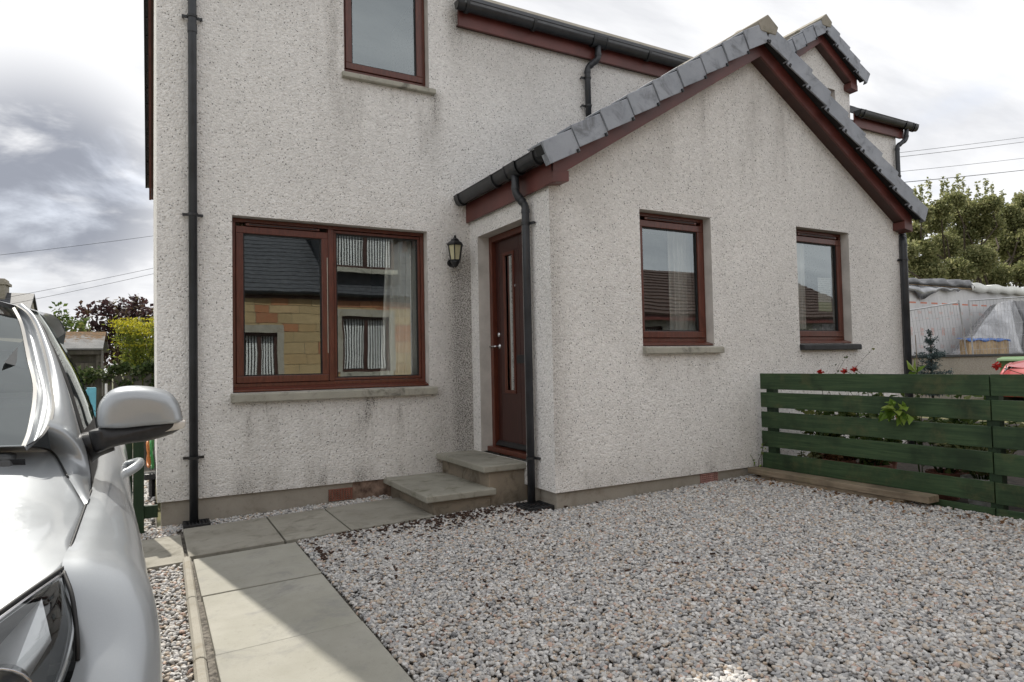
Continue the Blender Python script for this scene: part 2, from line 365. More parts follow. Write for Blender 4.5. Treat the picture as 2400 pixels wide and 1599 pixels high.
M['paper'] = simple('notice paper', (0.72, 0.73, 0.70), 0.8, var=0.05)

def carpaint(name, col, metal=0.45, rough=0.40):
    m, nt, out = begin(name); co = objco(nt)
    fl = noise(nt, co, 900.0, 1.0); dust = noise(nt, co, 7.0, 5.0, 0.7)
    c = mix(nt, mrange(nt, fl, 0.35, 0.65, 0, 0.25), col, [x*0.8 for x in col])
    r = mth(nt, 'ADD', mth(nt, 'MULTIPLY', dust, 0.14), rough-0.07)
    principled(nt, out, color=c, metal=metal, rough=r, coat=0.6, coatr=0.06); return m
M['silver'] = carpaint('silver metallic paint', (0.37, 0.392, 0.412), 0.42, 0.36)
M['redpaint'] = carpaint('red car paint', (0.30, 0.008, 0.008), 0.1, 0.4)
M['cartrim'] = simple('black car trim', (0.014, 0.014, 0.016), 0.42, var=0.3, vs=60)
M['tyre'] = simple('tyre rubber', (0.018, 0.018, 0.018), 0.85)
M['rim'] = simple('alloy wheel', (0.5, 0.5, 0.52), 0.3, metal=1.0)
M['interior'] = simple('grey car interior', (0.09, 0.095, 0.1), 0.8)
M['housing'] = simple('dark lamp housing', (0.03, 0.032, 0.034), 0.3, var=0.3)
M['indicator'] = simple('clear indicator lens', (0.55, 0.52, 0.48), 0.2, var=0.15, vs=12, coat=0.6)

def leafmat(name, a, b, c3=None, trans=0.35, rough=0.5):
    m, nt, out = begin(name)
    r = node(nt, 'ShaderNodeAttribute', attribute_name='rnd').outputs['Fac']
    st = [(0.1, a), (0.75, b)] + ([(0.97, c3)] if c3 else [])
    c = ramp(nt, r, st)
    p = node(nt, 'ShaderNodeBsdfPrincipled', {'Base Color': c, 'Roughness': rough, 'Specular IOR Level': 0.35})
    t = node(nt, 'ShaderNodeBsdfTranslucent', {'Color': c})
    mx = node(nt, 'ShaderNodeMixShader', {0: trans, 1: p.outputs[0], 2: t.outputs[0]})
    nt.links.new(mx.outputs[0], out.inputs[0]); return m
M['leaf_willow'] = leafmat('willow leaves', (0.15, 0.17, 0.07), (0.33, 0.34, 0.16), (0.42, 0.40, 0.20), 0.55)
M['leaf_purple'] = leafmat('purple plum leaves', (0.035, 0.018, 0.02), (0.085, 0.04, 0.042), (0.12, 0.10, 0.05))
M['leaf_green'] = leafmat('green leaves', (0.045, 0.08, 0.02), (0.12, 0.17, 0.04), (0.24, 0.25, 0.08))
M['leaf_dark'] = leafmat('ivy leaves', (0.035, 0.06, 0.018), (0.10, 0.14, 0.045), (0.19, 0.21, 0.10))
M['leaf_bright'] = leafmat('bright green leaves', (0.09, 0.17, 0.02), (0.20, 0.31, 0.04), (0.30, 0.38, 0.08))
M['leaf_yellow'] = leafmat('fennel flower heads', (0.34, 0.33, 0.02), (0.55, 0.50, 0.03), (0.62, 0.56, 0.06), 0.5)
M['leaf_fennel'] = leafmat('fennel fronds', (0.12, 0.17, 0.03), (0.28, 0.31, 0.05), (0.40, 0.40, 0.05), 0.5)
M['leaf_spruce'] = leafmat('blue spruce needles', (0.035, 0.06, 0.06), (0.09, 0.135, 0.135), (0.14, 0.19, 0.19), 0.1)
M['leaf_dry'] = leafmat('dry leaves', (0.09, 0.045, 0.02), (0.22, 0.11, 0.05), (0.33, 0.20, 0.09), 0.2)
M['petal'] = leafmat('red petals', (0.40, 0.015, 0.01), (0.60, 0.03, 0.02), None, 0.3)
M['bark'] = simple('bark', (0.07, 0.055, 0.04), 0.9, var=0.35, vs=8, bmp=0.5, bs=25)
M['chips'] = simple('bark chip', (0.05, 0.025, 0.016), 0.9, var=0.5, vs=30)

def leaves(pts, size, jit=0.5, up=0.3, long=1.6, bend=0.25, seed=1, dirs=None):
    """mesh of many two-quad leaves at pts; attribute rnd per face"""
    g = np.random.default_rng(seed); pts = np.asarray(pts); n = len(pts)
    d = g.normal(size=(n, 3)) if dirs is None else np.asarray(dirs)+g.normal(size=(n, 3))*0.35
    d[:, 2] += up*0 if dirs is not None else 0
    d /= np.linalg.norm(d, axis=1)[:, None]
    nn = g.normal(size=(n, 3)); nn[:, 2] += up*3
    nn -= d*(nn*d).sum(1)[:, None]; nn /= np.linalg.norm(nn, axis=1)[:, None]
    w = np.cross(d, nn); s = size*(1+jit*(g.random(n)*2-1)); L = (s*long)[:, None]; W = (s*0.5)[:, None]
    a = pts; b = pts+d*L*0.5+w*W+nn*L*bend*0.1; c = pts+d*L-nn*L*bend*0.4; e = pts+d*L*0.5-w*W+nn*L*bend*0.1
    v = np.stack([a, b, c, e], 1).reshape(-1, 3)
    me = bpy.data.meshes.new('leaves'); me.from_pydata(v.tolist(), [], np.arange(4*n).reshape(-1, 4).tolist())
    at = me.attributes.new('rnd', 'FLOAT', 'FACE'); at.data.foreach_set('value', g.random(n).astype(np.float32)); me.update()
    return me

# ================================================================== ground
def sheet(name, xs, ys, zf, mat, label=None, kind='structure', parent=None):
    mb = MB(); mb.grid([[(x, y, zf(x, y)) for y in ys] for x in xs])
    o = put(name, mb, mat, parent, fix=False); 
    if kind: o['kind'] = kind
    return o
sheet('ground', [-500, -80, -20, -2, 0.4, 3, 8, 20, 80, 500], [-500, -80, -20, 0, 20, 80, 500], lambda x, y: gz(x)-0.05, M['grassland'])
sheet('gravel_bed', [-2, -1, 0.4, 3, 5.4], [-0.6, 1, 3, 6.3], lambda x, y: gz(x)-0.022, M['bed'])
sheet('garden_path', [-2, -1, 0.04], [6.1, 8, 13], lambda x, y: gz(x)-0.030, M['bed'])
sheet('road', [-80, -2, 8, 80], [-4.6, -0.8], lambda x, y: gz(x)-0.03, M['asphalt'])
sheet('pavement', [-80, -2, 8, 80], [-6.0, -4.6], lambda x, y: gz(x)+0.05, M['slab_dirty'])
sheet('garden_soil', [5.3, 8, 12], [0.5, 4.6, 7.5], lambda x, y: gz(x)-0.02, M['soil'])

def gravel(name, quads, density, seed, size=0.0102, label='mixed grey and buff pebbles'):
    mb = MB()
    for (x0, x1, y0, y1) in quads:
        xs = np.linspace(x0, x1, 2); 
        mb.add([(x0, y0, gz(x0)), (x1, y0, gz(x1)), (x1, y1, gz(x1)), (x0, y1, gz(x0))], [(0, 1, 2, 3)])
    o = put(name, mb, M['gravel'], fix=False); tag(o, label, 'gravel', kind='stuff')
    ng = bpy.data.node_groups.new(name, 'GeometryNodeTree')
    ng.interface.new_socket('Geometry', in_out='INPUT', socket_type='NodeSocketGeometry')
    ng.interface.new_socket('Geometry', in_out='OUTPUT', socket_type='NodeSocketGeometry')
    gi = ng.nodes.new('NodeGroupInput'); go = ng.nodes.new('NodeGroupOutput'); L = ng.links.new
    join = ng.nodes.new('GeometryNodeJoinGeometry')
    for k in range(3):
        dp = node(ng, 'GeometryNodeDistributePointsOnFaces', {'Density': density/3.0, 'Seed': seed+k}); L(gi.outputs[0], dp.inputs[0])
        rz = node(ng, 'FunctionNodeRandomValue', {2: -0.014, 3: 0.006, 'Seed': 50+k}, data_type='FLOAT')
        cz = node(ng, 'ShaderNodeCombineXYZ', {'Z': rz.outputs[1]})
        sp = node(ng, 'GeometryNodeSetPosition', {'Geometry': dp.outputs[0], 'Offset': cz.outputs[0]})
        ico = node(ng, 'GeometryNodeMeshIcoSphere', {'Radius': 1.0, 'Subdivisions': 2})
        pos = ng.nodes.new('GeometryNodeInputPosition')
        nz = node(ng, 'ShaderNodeTexNoise', {'Vector': pos.outputs[0], 'Scale': 0.9+0.15*k, 'Detail': 1.0}, noise_dimensions='4D'); nz.inputs['W'].default_value = 3.1*k+seed
        sub = node(ng, 'ShaderNodeVectorMath', {0: nz.outputs['Color'], 1: (0.5, 0.5, 0.5)}, operation='SUBTRACT')
        sc = node(ng, 'ShaderNodeVectorMath', {0: sub.outputs[0], 'Scale': 1.5}, operation='SCALE')
        st = node(ng, 'GeometryNodeSetPosition', {'Geometry': ico.outputs[0], 'Offset': sc.outputs[0]})
        sm = node(ng, 'GeometryNodeSetShadeSmooth', {0: st.outputs[0]})
        mt = node(ng, 'GeometryNodeSetMaterial', {'Geometry': sm.outputs[0], 'Material': M['gravel']})
        rot = node(ng, 'FunctionNodeRandomValue', {0: (-0.5, -0.5, 0.0), 1: (0.5, 0.5, 6.283), 'Seed': 90+k}, data_type='FLOAT_VECTOR')
        scl = node(ng, 'FunctionNodeRandomValue', {0: (size*0.62, size*0.6, size*0.42), 1: (size*1.65, size*1.2, size*0.95), 'Seed': 120+k}, data_type='FLOAT_VECTOR')
        io = node(ng, 'GeometryNodeInstanceOnPoints', {'Points': sp.outputs[0], 'Instance': mt.outputs[0], 'Rotation': rot.outputs[0], 'Scale': scl.outputs[0]})
        L(io.outputs[0], join.inputs[0])
    L(join.outputs[0], go.inputs[0])
    md = o.modifiers.new('pebbles', 'NODES'); md.node_group = ng
    return o
gravel('gravel', [(0.935, 2.0, -0.3, 5.0), (2.0, 2.9, -0.3, 5.05), (2.9, 5.28, -0.3, 4.60)], 6200, 11)
gravel('gravel', [(0.06, 1.98, 5.945, 6.16), (-0.45, 0.17, 5.78, 6.16)], 4300, 23, label='narrow strip of pebbles along the foot of the wall')
gravel('gravel', [(-1.6, 0.175, -0.3, 4.90)], 3600, 31, label='pebbles beside the silver car')
gravel('gravel', [(-0.9, 0.02, 6.2, 9.5)], 1700, 37, size=0.016, label='pebbles along the side of the house')

# ------------------------------------------------------------------ paving
path = MB(); path.grid([[(x, y, gz(x)-0.016) for y in (-0.5, 3, 5.02)] for x in (0.2, 0.93)])
path = put('path', path, M['bed'], fix=False); path['kind'] = 'structure'
def slab(x0, x1, y0, y1, mat, dz=0.0, th=0.05):
    g = 0.0065; mb = MB(); v = []
    for z in (-th, 0):
        for y in (y0+g, y1-g):
            for x in (x0+g, x1-g): v.append((x, y, gz(x)+z+0.014+dz))
    mb.add(v, [(0, 2, 3, 1), (4, 5, 7, 6), (0, 1, 5, 4), (2, 6, 7, 3), (0, 4, 6, 2), (1, 3, 7, 5)])
    return put('slab', mb, mat, path, bevel=0.004)
ys = [4.945, 4.112, 3.24, 2.38, 1.52, 0.66, -0.2]
for i in range(len(ys)-1): slab(0.240+0.004*(i % 2), 0.918, ys[i+1], ys[i], M['slab'], (0.0, -0.003, 0.002, 0, -0.002, 0)[i])
for a, b in ((0.215, 0.855), (0.855, 1.335), (1.335, 2.03)): slab(a, b, 5.015, 5.925, M['slab_dirty'], 0.001)
slab(-0.62, 0.205, 4.93, 5.765, M['slab_dirty'], -0.004)
kb = MB()
for i, (ya, yb) in enumerate(((4.95, 4.07), (4.06, 3.2), (3.19, 2.3), (2.29, 1.4), (1.39, 0.4))):
    xa, xb = 0.207-0.014*(4.95-ya), 0.207-0.014*(4.95-yb)
    mb = MB(); prof = [(-0.026, -0.1), (0.026, -0.1), (0.026, 0.022), (0.016, 0.035), (0, 0.039), (-0.016, 0.035), (-0.026, 0.022)]
    v = [(xa+p[0], ya, gz(xa)+p[1]) for p in prof]+[(xb+p[0]+0.003*(i % 2), yb, gz(xb)+p[1]) for p in prof]; n = len(prof)
    mb.add(v, [tuple(range(n)), tuple(range(2*n-1, n-1, -1))]+[(k, k+n, (k+1) % n+n, (k+1) % n) for k in range(n)])
    put('edging', mb, M['kerb'], path, bevel=0.006)

# ------------------------------------------------------------------ steps
ST = thing('doorstep', 'two mossy concrete steps up to the dark red front door', 'steps', (2.4, 5.6, 0))
put('base', MB().box(2.565, 2.95, 5.10, 6.16, -0.08, 0.345), M['stepside'], ST, bevel=0.008)
put('base', MB().box(2.03, 2.562, 5.075, 6.16, -0.08, 0.155), M['stepside'], ST, bevel=0.008)
put('tread', MB().box(2.50, 2.945, 5.065, 6.03, 0.345, 0.402), M['step'], ST, bevel=0.010)
put('tread', MB().box(2.50, 3.04, 6.035, 6.16, 0.345, 0.400), M['step'], ST, bevel=0.008)
put('tread', MB().box(1.955, 2.60, 5.03, 6.03, 0.157, 0.213), M['step'], ST, bevel=0.010)
put('tread', MB().box(1.955, 2.56, 6.035, 6.16, 0.157, 0.211), M['step'], ST, bevel=0.008)

# ================================================================== the house
YM, XS, YP = 6.14, 2.92, 4.59          # main wall, porch side wall, porch front
XR, PXR = 10.60, 7.90                  # right end of the house, of the porch
H = thing('house', 'pale harled cottage with red timber trim and a gabled porch', 'house', (0.04, 6.14, 0))

def wall_y(mb, y, th, brk, zt, z0, openings, back=True):
    xs = sorted(set(brk+[o for op in openings for o in op[:2]]))
    for xa, xb in zip(xs[:-1], xs[1:]):
        xm = (xa+xb)/2; ops = sorted([op for op in openings if op[0] < xm < op[1]], key=lambda o: o[2])
        segs = []; cur = z0
        for op in ops: segs.append((cur, cur, op[2], op[2])); cur = op[3]
        segs.append((cur, cur, zt(xa+1e-6), zt(xb-1e-6)))
        for (b0, b1, t0, t1) in segs:
            # subdivide wide faces a little so the shading interpolates evenly
            mb.add([(xa, y, b0), (xb, y, b1), (xb, y, t1), (xa, y, t0)], [(0, 1, 2, 3)])
            if back: mb.add([(xa, y+th, b0), (xb, y+th, b1), (xb, y+th, t1), (xa, y+th, t0)], [(3, 2, 1, 0)])
        mb.add([(xa, y, z0), (xb, y, z0), (xb, y+th, z0), (xa, y+th, z0)], [(0, 3, 2, 1)])
def reveal(parent, x0, x1, z0, z1, y, d=0.30):
    mb = MB(); e = 0.0
    mb.add([(x0, y, z0), (x0, y+d, z0), (x0, y+d, z1), (x0, y, z1)], [(0, 1, 2, 3)])
    mb.add([(x1, y, z0), (x1, y+d, z0), (x1, y+d, z1), (x1, y, z1)], [(3, 2, 1, 0)])
    mb.add([(x0, y, z1), (x1, y, z1), (x1, y+d, z1), (x0, y+d, z1)], [(0, 1, 2, 3)])
    mb.add([(x0, y, z0), (x1, y, z0), (x1, y+d, z0), (x0, y+d, z0)], [(3, 2, 1, 0)])
    return put('reveal', mb, M['reveal'], parent, fix=False)
DORM = [(2.05, 0.77), (8.62, 0.81)]
EAVE = 4.93
def ztop_main(x):
    for cx, hw in DORM:
        if cx-hw < x < cx+hw: return 6.10-0.66*abs(x-cx)
    return EAVE
BW = (0.62, 2.44, 1.075, 2.635); UW = (1.62, 2.488, 4.105, 5.36); RW = (8.20, 9.08, 4.25, 5.33)
W1 = (3.89, 4.778, 1.414, 2.668); W2 = (6.035, 6.93, 1.43, 2.688)
mb = MB()
wall_y(mb, YM, 0.3, [0.04, 2.05-.77, 2.05, 2.05+.77, 8.62-.81, 8.62, 8.62+.81, XR], ztop_main, 0.20, [BW, UW, RW])
put('wall', mb, M['harl'], H, fix=False)
for xa in (0.04, XR-0.3):
    mb = MB(); mb.prism([(6.145, 0.2), (14.8, 0.2), (14.8, 4.86), (10.45, 7.72), (6.145, 4.90)], 'x', xa, xa+0.3)
    put('wall', mb, M['harl'], H)
put('wall', MB().box(0.34, XR-0.3, 14.5, 14.8, 0.2, 4.86), M['harl'], H)
def ztop_porch(x): return 4.47-0.62*abs(x-5.41)
mb = MB(); wall_y(mb, YP, 0.3, [XS, 5.41, PXR], ztop_porch, 0.205, [W1, W2]); put('wall', mb, M['harl'], H, fix=False)
# porch side wall with the doorway (normal -x)
DOY0, DOY1, DOZ0, DOZ1 = 5.055, 5.965, 0.405, 2.585
mb = MB()
def wx(x, y0, y1, z0, z1, fl=1):
    mb.add([(x, y0, z0), (x, y1, z0), (x, y1, z1), (x, y0, z1)], [(0, 3, 2, 1) if fl else (0, 1, 2, 3)])
for x, fl in ((XS, 1), (XS+0.3, 0)):
    ya = YP if fl else YP+0.3
    wx(x, ya, DOY0, 0.205, 3.0, fl); wx(x, DOY1, YM, 0.205, 3.0, fl); wx(x, DOY0, DOY1, DOZ1, 3.0, fl); wx(x, DOY0, DOY1, 0.205, DOZ0, fl)
mb.add([(XS, YP, .205), (XS+.3, YP, .205), (XS+.3, YM, .205), (XS, YM, .205)], [(0, 3, 2, 1)])
put('wall', mb, M['harl'], H, fix=False)
put('wall', MB().box(PXR-0.3, PXR, YP+0.003, YM, 0.205, 3.0), M['harl'], H)
for (x0, x1, z0, z1), y in ((BW, YM), (UW, YM), (RW, YM), (W1, YP), (W2, YP)): reveal(H, x0, x1, z0, z1, y)
mb = MB()
mb.add([(XS, DOY1, DOZ0), (XS+.3, DOY1, DOZ0), (XS+.3, DOY1, DOZ1), (XS, DOY1, DOZ1)], [(0, 1, 2, 3)])
mb.add([(XS, DOY0, DOZ0), (XS+.3, DOY0, DOZ0), (XS+.3, DOY0, DOZ1), (XS, DOY0, DOZ1)], [(3, 2, 1, 0)])
mb.add([(XS, DOY0, DOZ1), (XS+.3, DOY0, DOZ1), (XS+.3, DOY1, DOZ1), (XS, DOY1, DOZ1)], [(3, 2, 1, 0)])
put('reveal', mb, M['reveal'], H, fix=False)
# plinths
put('plinth', MB().box(0.07, XS+0.02, YM+0.028, YM+0.3, -0.25, 0.199), M['plinth'], H, bevel=0.004)
put('plinth', MB().box(XS+0.03, PXR-0.03, YP+0.028, YP+0.3, -0.2, 0.204), M['plinth'], H, bevel=0.012)
put('plinth', MB().box(XS+0.031, XS+0.3, YP+0.301, YM, -0.2, 0.204), M['plinth'], H)
put('plinth', MB().box(PXR+0.02, XR-0.03, YM+0.028, YM+0.3, -0.2, 0.199), M['plinth'], H)
put('render_patch', MB().box(1.66, 2.05, YM+0.021, YM+0.035, -0.02, 0.197), M['rust'], H)
# room linings: floors and dividing walls so that rooms stay dim
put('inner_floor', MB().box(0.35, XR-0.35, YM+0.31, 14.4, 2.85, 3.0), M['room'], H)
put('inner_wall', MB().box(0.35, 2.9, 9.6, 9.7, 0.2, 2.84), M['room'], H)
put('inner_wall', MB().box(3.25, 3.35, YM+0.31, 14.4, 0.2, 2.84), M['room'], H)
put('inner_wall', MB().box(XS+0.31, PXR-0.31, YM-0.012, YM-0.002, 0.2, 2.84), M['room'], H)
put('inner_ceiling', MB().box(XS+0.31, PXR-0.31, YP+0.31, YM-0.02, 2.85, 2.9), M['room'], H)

# ------------------------------------------------------------------ windows
def frame_rect(mb, x0, x1, z0, z1, w, ya, yb):
    mb.box(x0, x1, ya, yb, z1-w, z1); mb.box(x0, x1, ya, yb, z0, z0+w)
    mb.box(x0, x0+w, ya, yb, z0+w, z1-w); mb.box(x1-w, x1, ya, yb, z0+w, z1-w)
def window(op, y, parts, sillmat=None, sill=None, vents=(), rd=0.095):
    x0, x1, z0, z1 = op; e = 0.003
    yf = y+rd
    fr = MB(); frame_rect(fr, x0+e, x1-e, z0+0.045, z1-e, 0.034, yf, yf+0.07)
    for (a, b, kind) in parts[:-1]: fr.box(b-0.026, b+0.026, yf-0.006, yf+0.07, z0+0.079, z1-0.038)
    w = put('window', fr, M['frame'], H, bevel=0.004)
    put('timber_sill', MB().prism([(y+0.012, z0+0.006), (yf+0.075, z0+0.006), (yf+0.075, z0+0.046), (yf-0.005, z0+0.046), (y+0.012, z0+0.022)], 'x', x0+e, x1-e), M['frame'], w, bevel=0.003)
    for (a, b, kind) in parts:
        la = a+(0.038 if a == x0 else 0.028); lb = b-(0.038 if b == x1 else 0.028); za, zb = z0+0.082, z1-0.042
        sw = 0.062 if kind == 'sash' else 0.026
        yo = yf-0.012 if kind == 'sash' else yf+0.012
        top = 0.032 if (kind == 'sash') else 0.0
        s = MB(); frame_rect(s, la, lb, za, zb-top, sw, yo, yo+0.05)
        sh = put('sash', s, M['frame'], w, bevel=0.005)
        bd = MB(); frame_rect(bd, la+sw, lb-sw, za+sw, zb-top-sw, 0.010, yo+0.014, yo+0.036); put('bead', bd, M['seal'], sh)
        g = MB(); yy = yo+0.03; g.add([(la+sw, yy, za+sw), (lb-sw, yy, za+sw), (lb-sw, yy, zb-top-sw), (la+sw, yy, zb-top-sw)], [(0, 1, 2, 3)])
        put('pane', g, M['glass'], sh, fix=False)
        if kind == 'sash' and vents:
            m_ = (la+lb)/2; L = (lb-la)*0.40
            put('trickle_vent', MB().box(m_-L, m_+L, yo-0.014, yo+0.002, zb-top+0.004, zb-top+0.026), M['frame'], w, bevel=0.003)
            put('vent_slot', MB().box(m_-L*0.9, m_+L*0.9, yo-0.0165, yo-0.013, zb-top+0.010, zb-top+0.020), M['seal'], w)
    if sill:
        put('sill', MB().prism([(y-0.055, sill[2]), (y+0.09, sill[2]), (y+0.09, z0+0.003), (y-0.03, z0-0.004), (y-0.055, z0-0.012)], 'x', sill[0], sill[1]), sillmat or M['sill'], w, bevel=0.008)
    return w
wb = window(BW, YM, [(BW[0], 1.497, 'sash'), (1.497, BW[1], 'fixed')], sill=(0.60, 2.51, 0.992), vents=(1,))
put('hinge_strip', MB().box(1.455, 1.463, YM+0.08, YM+0.09, 1.42, 2.32), M['kerb'], wb)
window(UW, YM, [(UW[0], UW[1], 'sash')], sill=(1.595, 2.545, 4.045), vents=(1,))
window(RW, YM, [(RW[0], RW[1], 'sash')], sill=(8.17, 9.14, 4.18), vents=(1,))
window(W1, YP, [(W1[0], W1[1], 'sash')], sill=(3.885, 4.86, 1.345), vents=(1,))
window(W2, YP, [(W2[0], W2[1], 'sash')], sill=(6.03, 7.02, 1.362), sillmat=M['blackrough'], vents=(1,))
# curtains: folded sheets hanging just inside
def curtain(name, x0, x1, z0, z1, y, mat, folds, amp, lean=0.0, label=None, group=None):
    mb = MB(); n = folds*10; G = []
    for i in range(n+1):
        u = i/n; row = []
        for k in range(7):
            t = k/6; x = x0+(x1-x0)*u+lean*(1-t)*(1-u)
            row.append((x, y+amp*math.sin(u*folds*2*math.pi)+amp*0.35*math.sin(u*folds*5+1.7*t), z0+(z1-z0)*t))
        G.append(row)
    mb.grid(G); o = put(name, mb, mat, smooth=True, fix=False)
    so = o.modifiers.new('thickness', 'SOLIDIFY'); so.thickness = 0.004
    return tag(o, label, 'curtain', group)
curtain('curtain', 2.10, 2.43, 0.95, 2.62, YM+0.235, M['curtain'], 5, 0.028, -0.10, 'pale grey folded curtain at the right side of the big window')
curtain('curtain', 0.64, 0.74, 0.95, 2.62, YM+0.235, M['curtain'], 2, 0.02, 0, 'narrow bunched curtain at the left side of the big window')
curtain('curtain', 4.47, 4.75, 1.35, 2.66, YP+0.26, M['net'], 5, 0.02, 0, 'pale curtain in the porch window above the plain concrete sill')
curtain('curtain', 6.05, 6.55, 1.35, 2.66, YP+0.30, M['net'], 8, 0.012, 0, 'white net curtain in the porch window above the black sill')
nt_ = MB().box(6.55, 6.78, YP+0.135, YP+0.137, 1.80, 2.18); no = put('notice', nt_, M['paper']); tag(no, 'white notice sheet taped inside the porch window', 'notice')
def printlines():
    m, nt, out = begin('printed notice'); co = objco(nt); s = node(nt, 'ShaderNodeSeparateXYZ', {'Vector': co})
    ln = mrange(nt, mth(nt, 'FRACT', mth(nt, 'MULTIPLY', s.outputs[2], 42.0)), 0.55, 0.6)
    w_ = mrange(nt, noise(nt, mapping(nt, co, (60, 1, 42)), 1.0, 2.0), 0.45, 0.5)
    c = mix(nt, mth(nt, 'MULTIPLY', mth(nt, 'MULTIPLY', ln, w_), 0.5), (0.72, 0.74, 0.72), (0.25, 0.28, 0.3))
    c = mix(nt, mth(nt, 'MULTIPLY', mrange(nt, s.outputs[2], 1.90, 1.905, 1, 0), 0.5), c, (0.45, 0.62, 0.25))
    principled(nt, out, color=c, rough=0.8); return m
no.data.materials[0] = printlines()
bx = MB().box(6.62, 6.86, YP+0.15, YP+0.27, 1.52, 1.66); tag(put('carton', bx, simple('navy carton', (0.03, 0.04, 0.12), 0.5, var=0.4, vs=25, tint=(0.2, 0.2, 0.25)), bevel=0.003), 'dark blue carton standing on the inner windowsill', 'carton')
bx = MB().box(6.12, 6.52, YP+0.15, YP+0.22, 1.52, 1.60); tag(put('leaflet_stack', bx, simple('pale leaflets', (0.5, 0.53, 0.45), 0.7, var=0.5, vs=30), bevel=0.003), 'pale leaflets propped on the inner windowsill', 'leaflets')

# ------------------------------------------------------------------ front door
fx = 3.045
dm = MB()
dm.box(fx, fx+0.09, DOY1-0.062, DOY1-0.002, DOZ0+0.05, DOZ1-0.002); dm.box(fx, fx+0.09, DOY0+0.002, DOY0+0.062, DOZ0+0.05, DOZ1-0.002)
dm.box(fx, fx+0.09, DOY0+0.062, DOY1-0.062, DOZ1-0.062, DOZ1-0.002)
door = put('door', dm, M['frame'], H, bevel=0.004, label='dark red front door with a tall glass slit')
put('threshold', MB().box(2.985, 3.14, DOY0+0.002, DOY1-0.002, DOZ0, DOZ0+0.05), M['frame'], door, bevel=0.006)
lx = fx+0.045; ly0, ly1, lz0, lz1 = DOY0+0.064, DOY1-0.064, DOZ0+0.058, DOZ1-0.064
g1 = onx((1176, 600), lx)[1]; g2 = onx((1195, 600), lx)[1]
s0 = onx((1204, 760), lx)[1]; s1 = onx((1186, 760), lx)[1]; sz0, sz1 = onx((1200, 915), lx)[2], onx((1190, 598), lx)[2]
sy0, sy1 = min(s0, s1), max(s0, s1)
gy = [ly0, sy0-0.12, sy1+0.12, ly1]
for i, (a, b) in enumerate(zip(gy[:-1], gy[1:])):
    a2, b2 = a+0.0025, b-0.0025
    mbp = MB()
    if i == 1:
        mbp.box(lx, lx+0.05, a2, b2, lz0, sz0-0.03); mbp.box(lx, lx+0.05, a2, b2, sz1+0.03, lz1)
        mbp.box(lx, lx+0.05, a2, sy0-0.03, sz0-0.03, sz1+0.03); mbp.box(lx, lx+0.05, sy1+0.03, b2, sz0-0.03, sz1+0.03)
    else: mbp.box(lx, lx+0.05, a2, b2, lz0, lz1)
    put('door_panel', mbp, M['doorred'], door, bevel=0.003)
put('door_core', MB().box(lx+0.012, lx+0.048, ly0, sy0-0.03, lz0, lz1), M['seal'], door)
put('door_core', MB().box(lx+0.012, lx+0.048, sy1+0.03, ly1, lz0, lz1), M['seal'], door)
gb = MB()
gb.box(lx-0.010, lx+0.01, sy0-0.03, sy1+0.03, sz1, sz1+0.03); gb.box(lx-0.010, lx+0.01, sy0-0.03, sy1+0.03, sz0-0.03, sz0)
gb.box(lx-0.010, lx+0.01, sy0-0.03, sy0, sz0, sz1); gb.box(lx-0.010, lx+0.01, sy1, sy1+0.03, sz0, sz1)
put('glazing_bead', gb, M['frame'], door, bevel=0.003)
gp = MB(); gp.add([(lx+0.02, sy0, sz0), (lx+0.02, sy1, sz0), (lx+0.02, sy1, sz1), (lx+0.02, sy0, sz1)], [(0, 1, 2, 3)]); put('pane', gp, M['glass'], door, fix=False)
put('weather_bar', MB().prism([(lx-0.04, lz0+0.004), (lx, lz0+0.004), (lx, lz0+0.05), (lx-0.012, lz0+0.05), (lx-0.04, lz0+0.018)], 'y', ly0+0.01, ly1-0.01), M['black'], door)
p_ = onx((1170, 785), lx); put('lock', MB().lathe([(0.0, -0.016), (0.022, -0.016), (0.027, -0.006), (0.027, 0.0)], p_, 20, 'x', False), M['chrome'], door, smooth=True)
p_ = onx((1171, 812), lx); hl = MB(); hl.lathe([(0.0, -0.012), (0.022, -0.012), (0.026, 0)], p_, 18, 'x', False)
hl.tube([(p_[0], p_[1], p_[2]), (p_[0]-0.045, p_[1], p_[2]), (p_[0]-0.055, p_[1]+0.01, p_[2]), (p_[0]-0.055, p_[1]+0.11, p_[2])], 0.009, 10)
put('handle', hl, M['chrome'], door, smooth=True)
p_ = onx((1207.6, 669), lx); put('spyhole', MB().lathe([(0, -0.006), (0.012, -0.006), (0.014, 0)], p_, 14, 'x', False), M['chrome'], door)
pa = onx((1213, 842), lx); put('letter_plate', MB().box(lx-0.012, lx+0.002, pa[1]-0.27, pa[1], pa[2]-0.04, pa[2]+0.04), M['cartrim'], door, bevel=0.004)

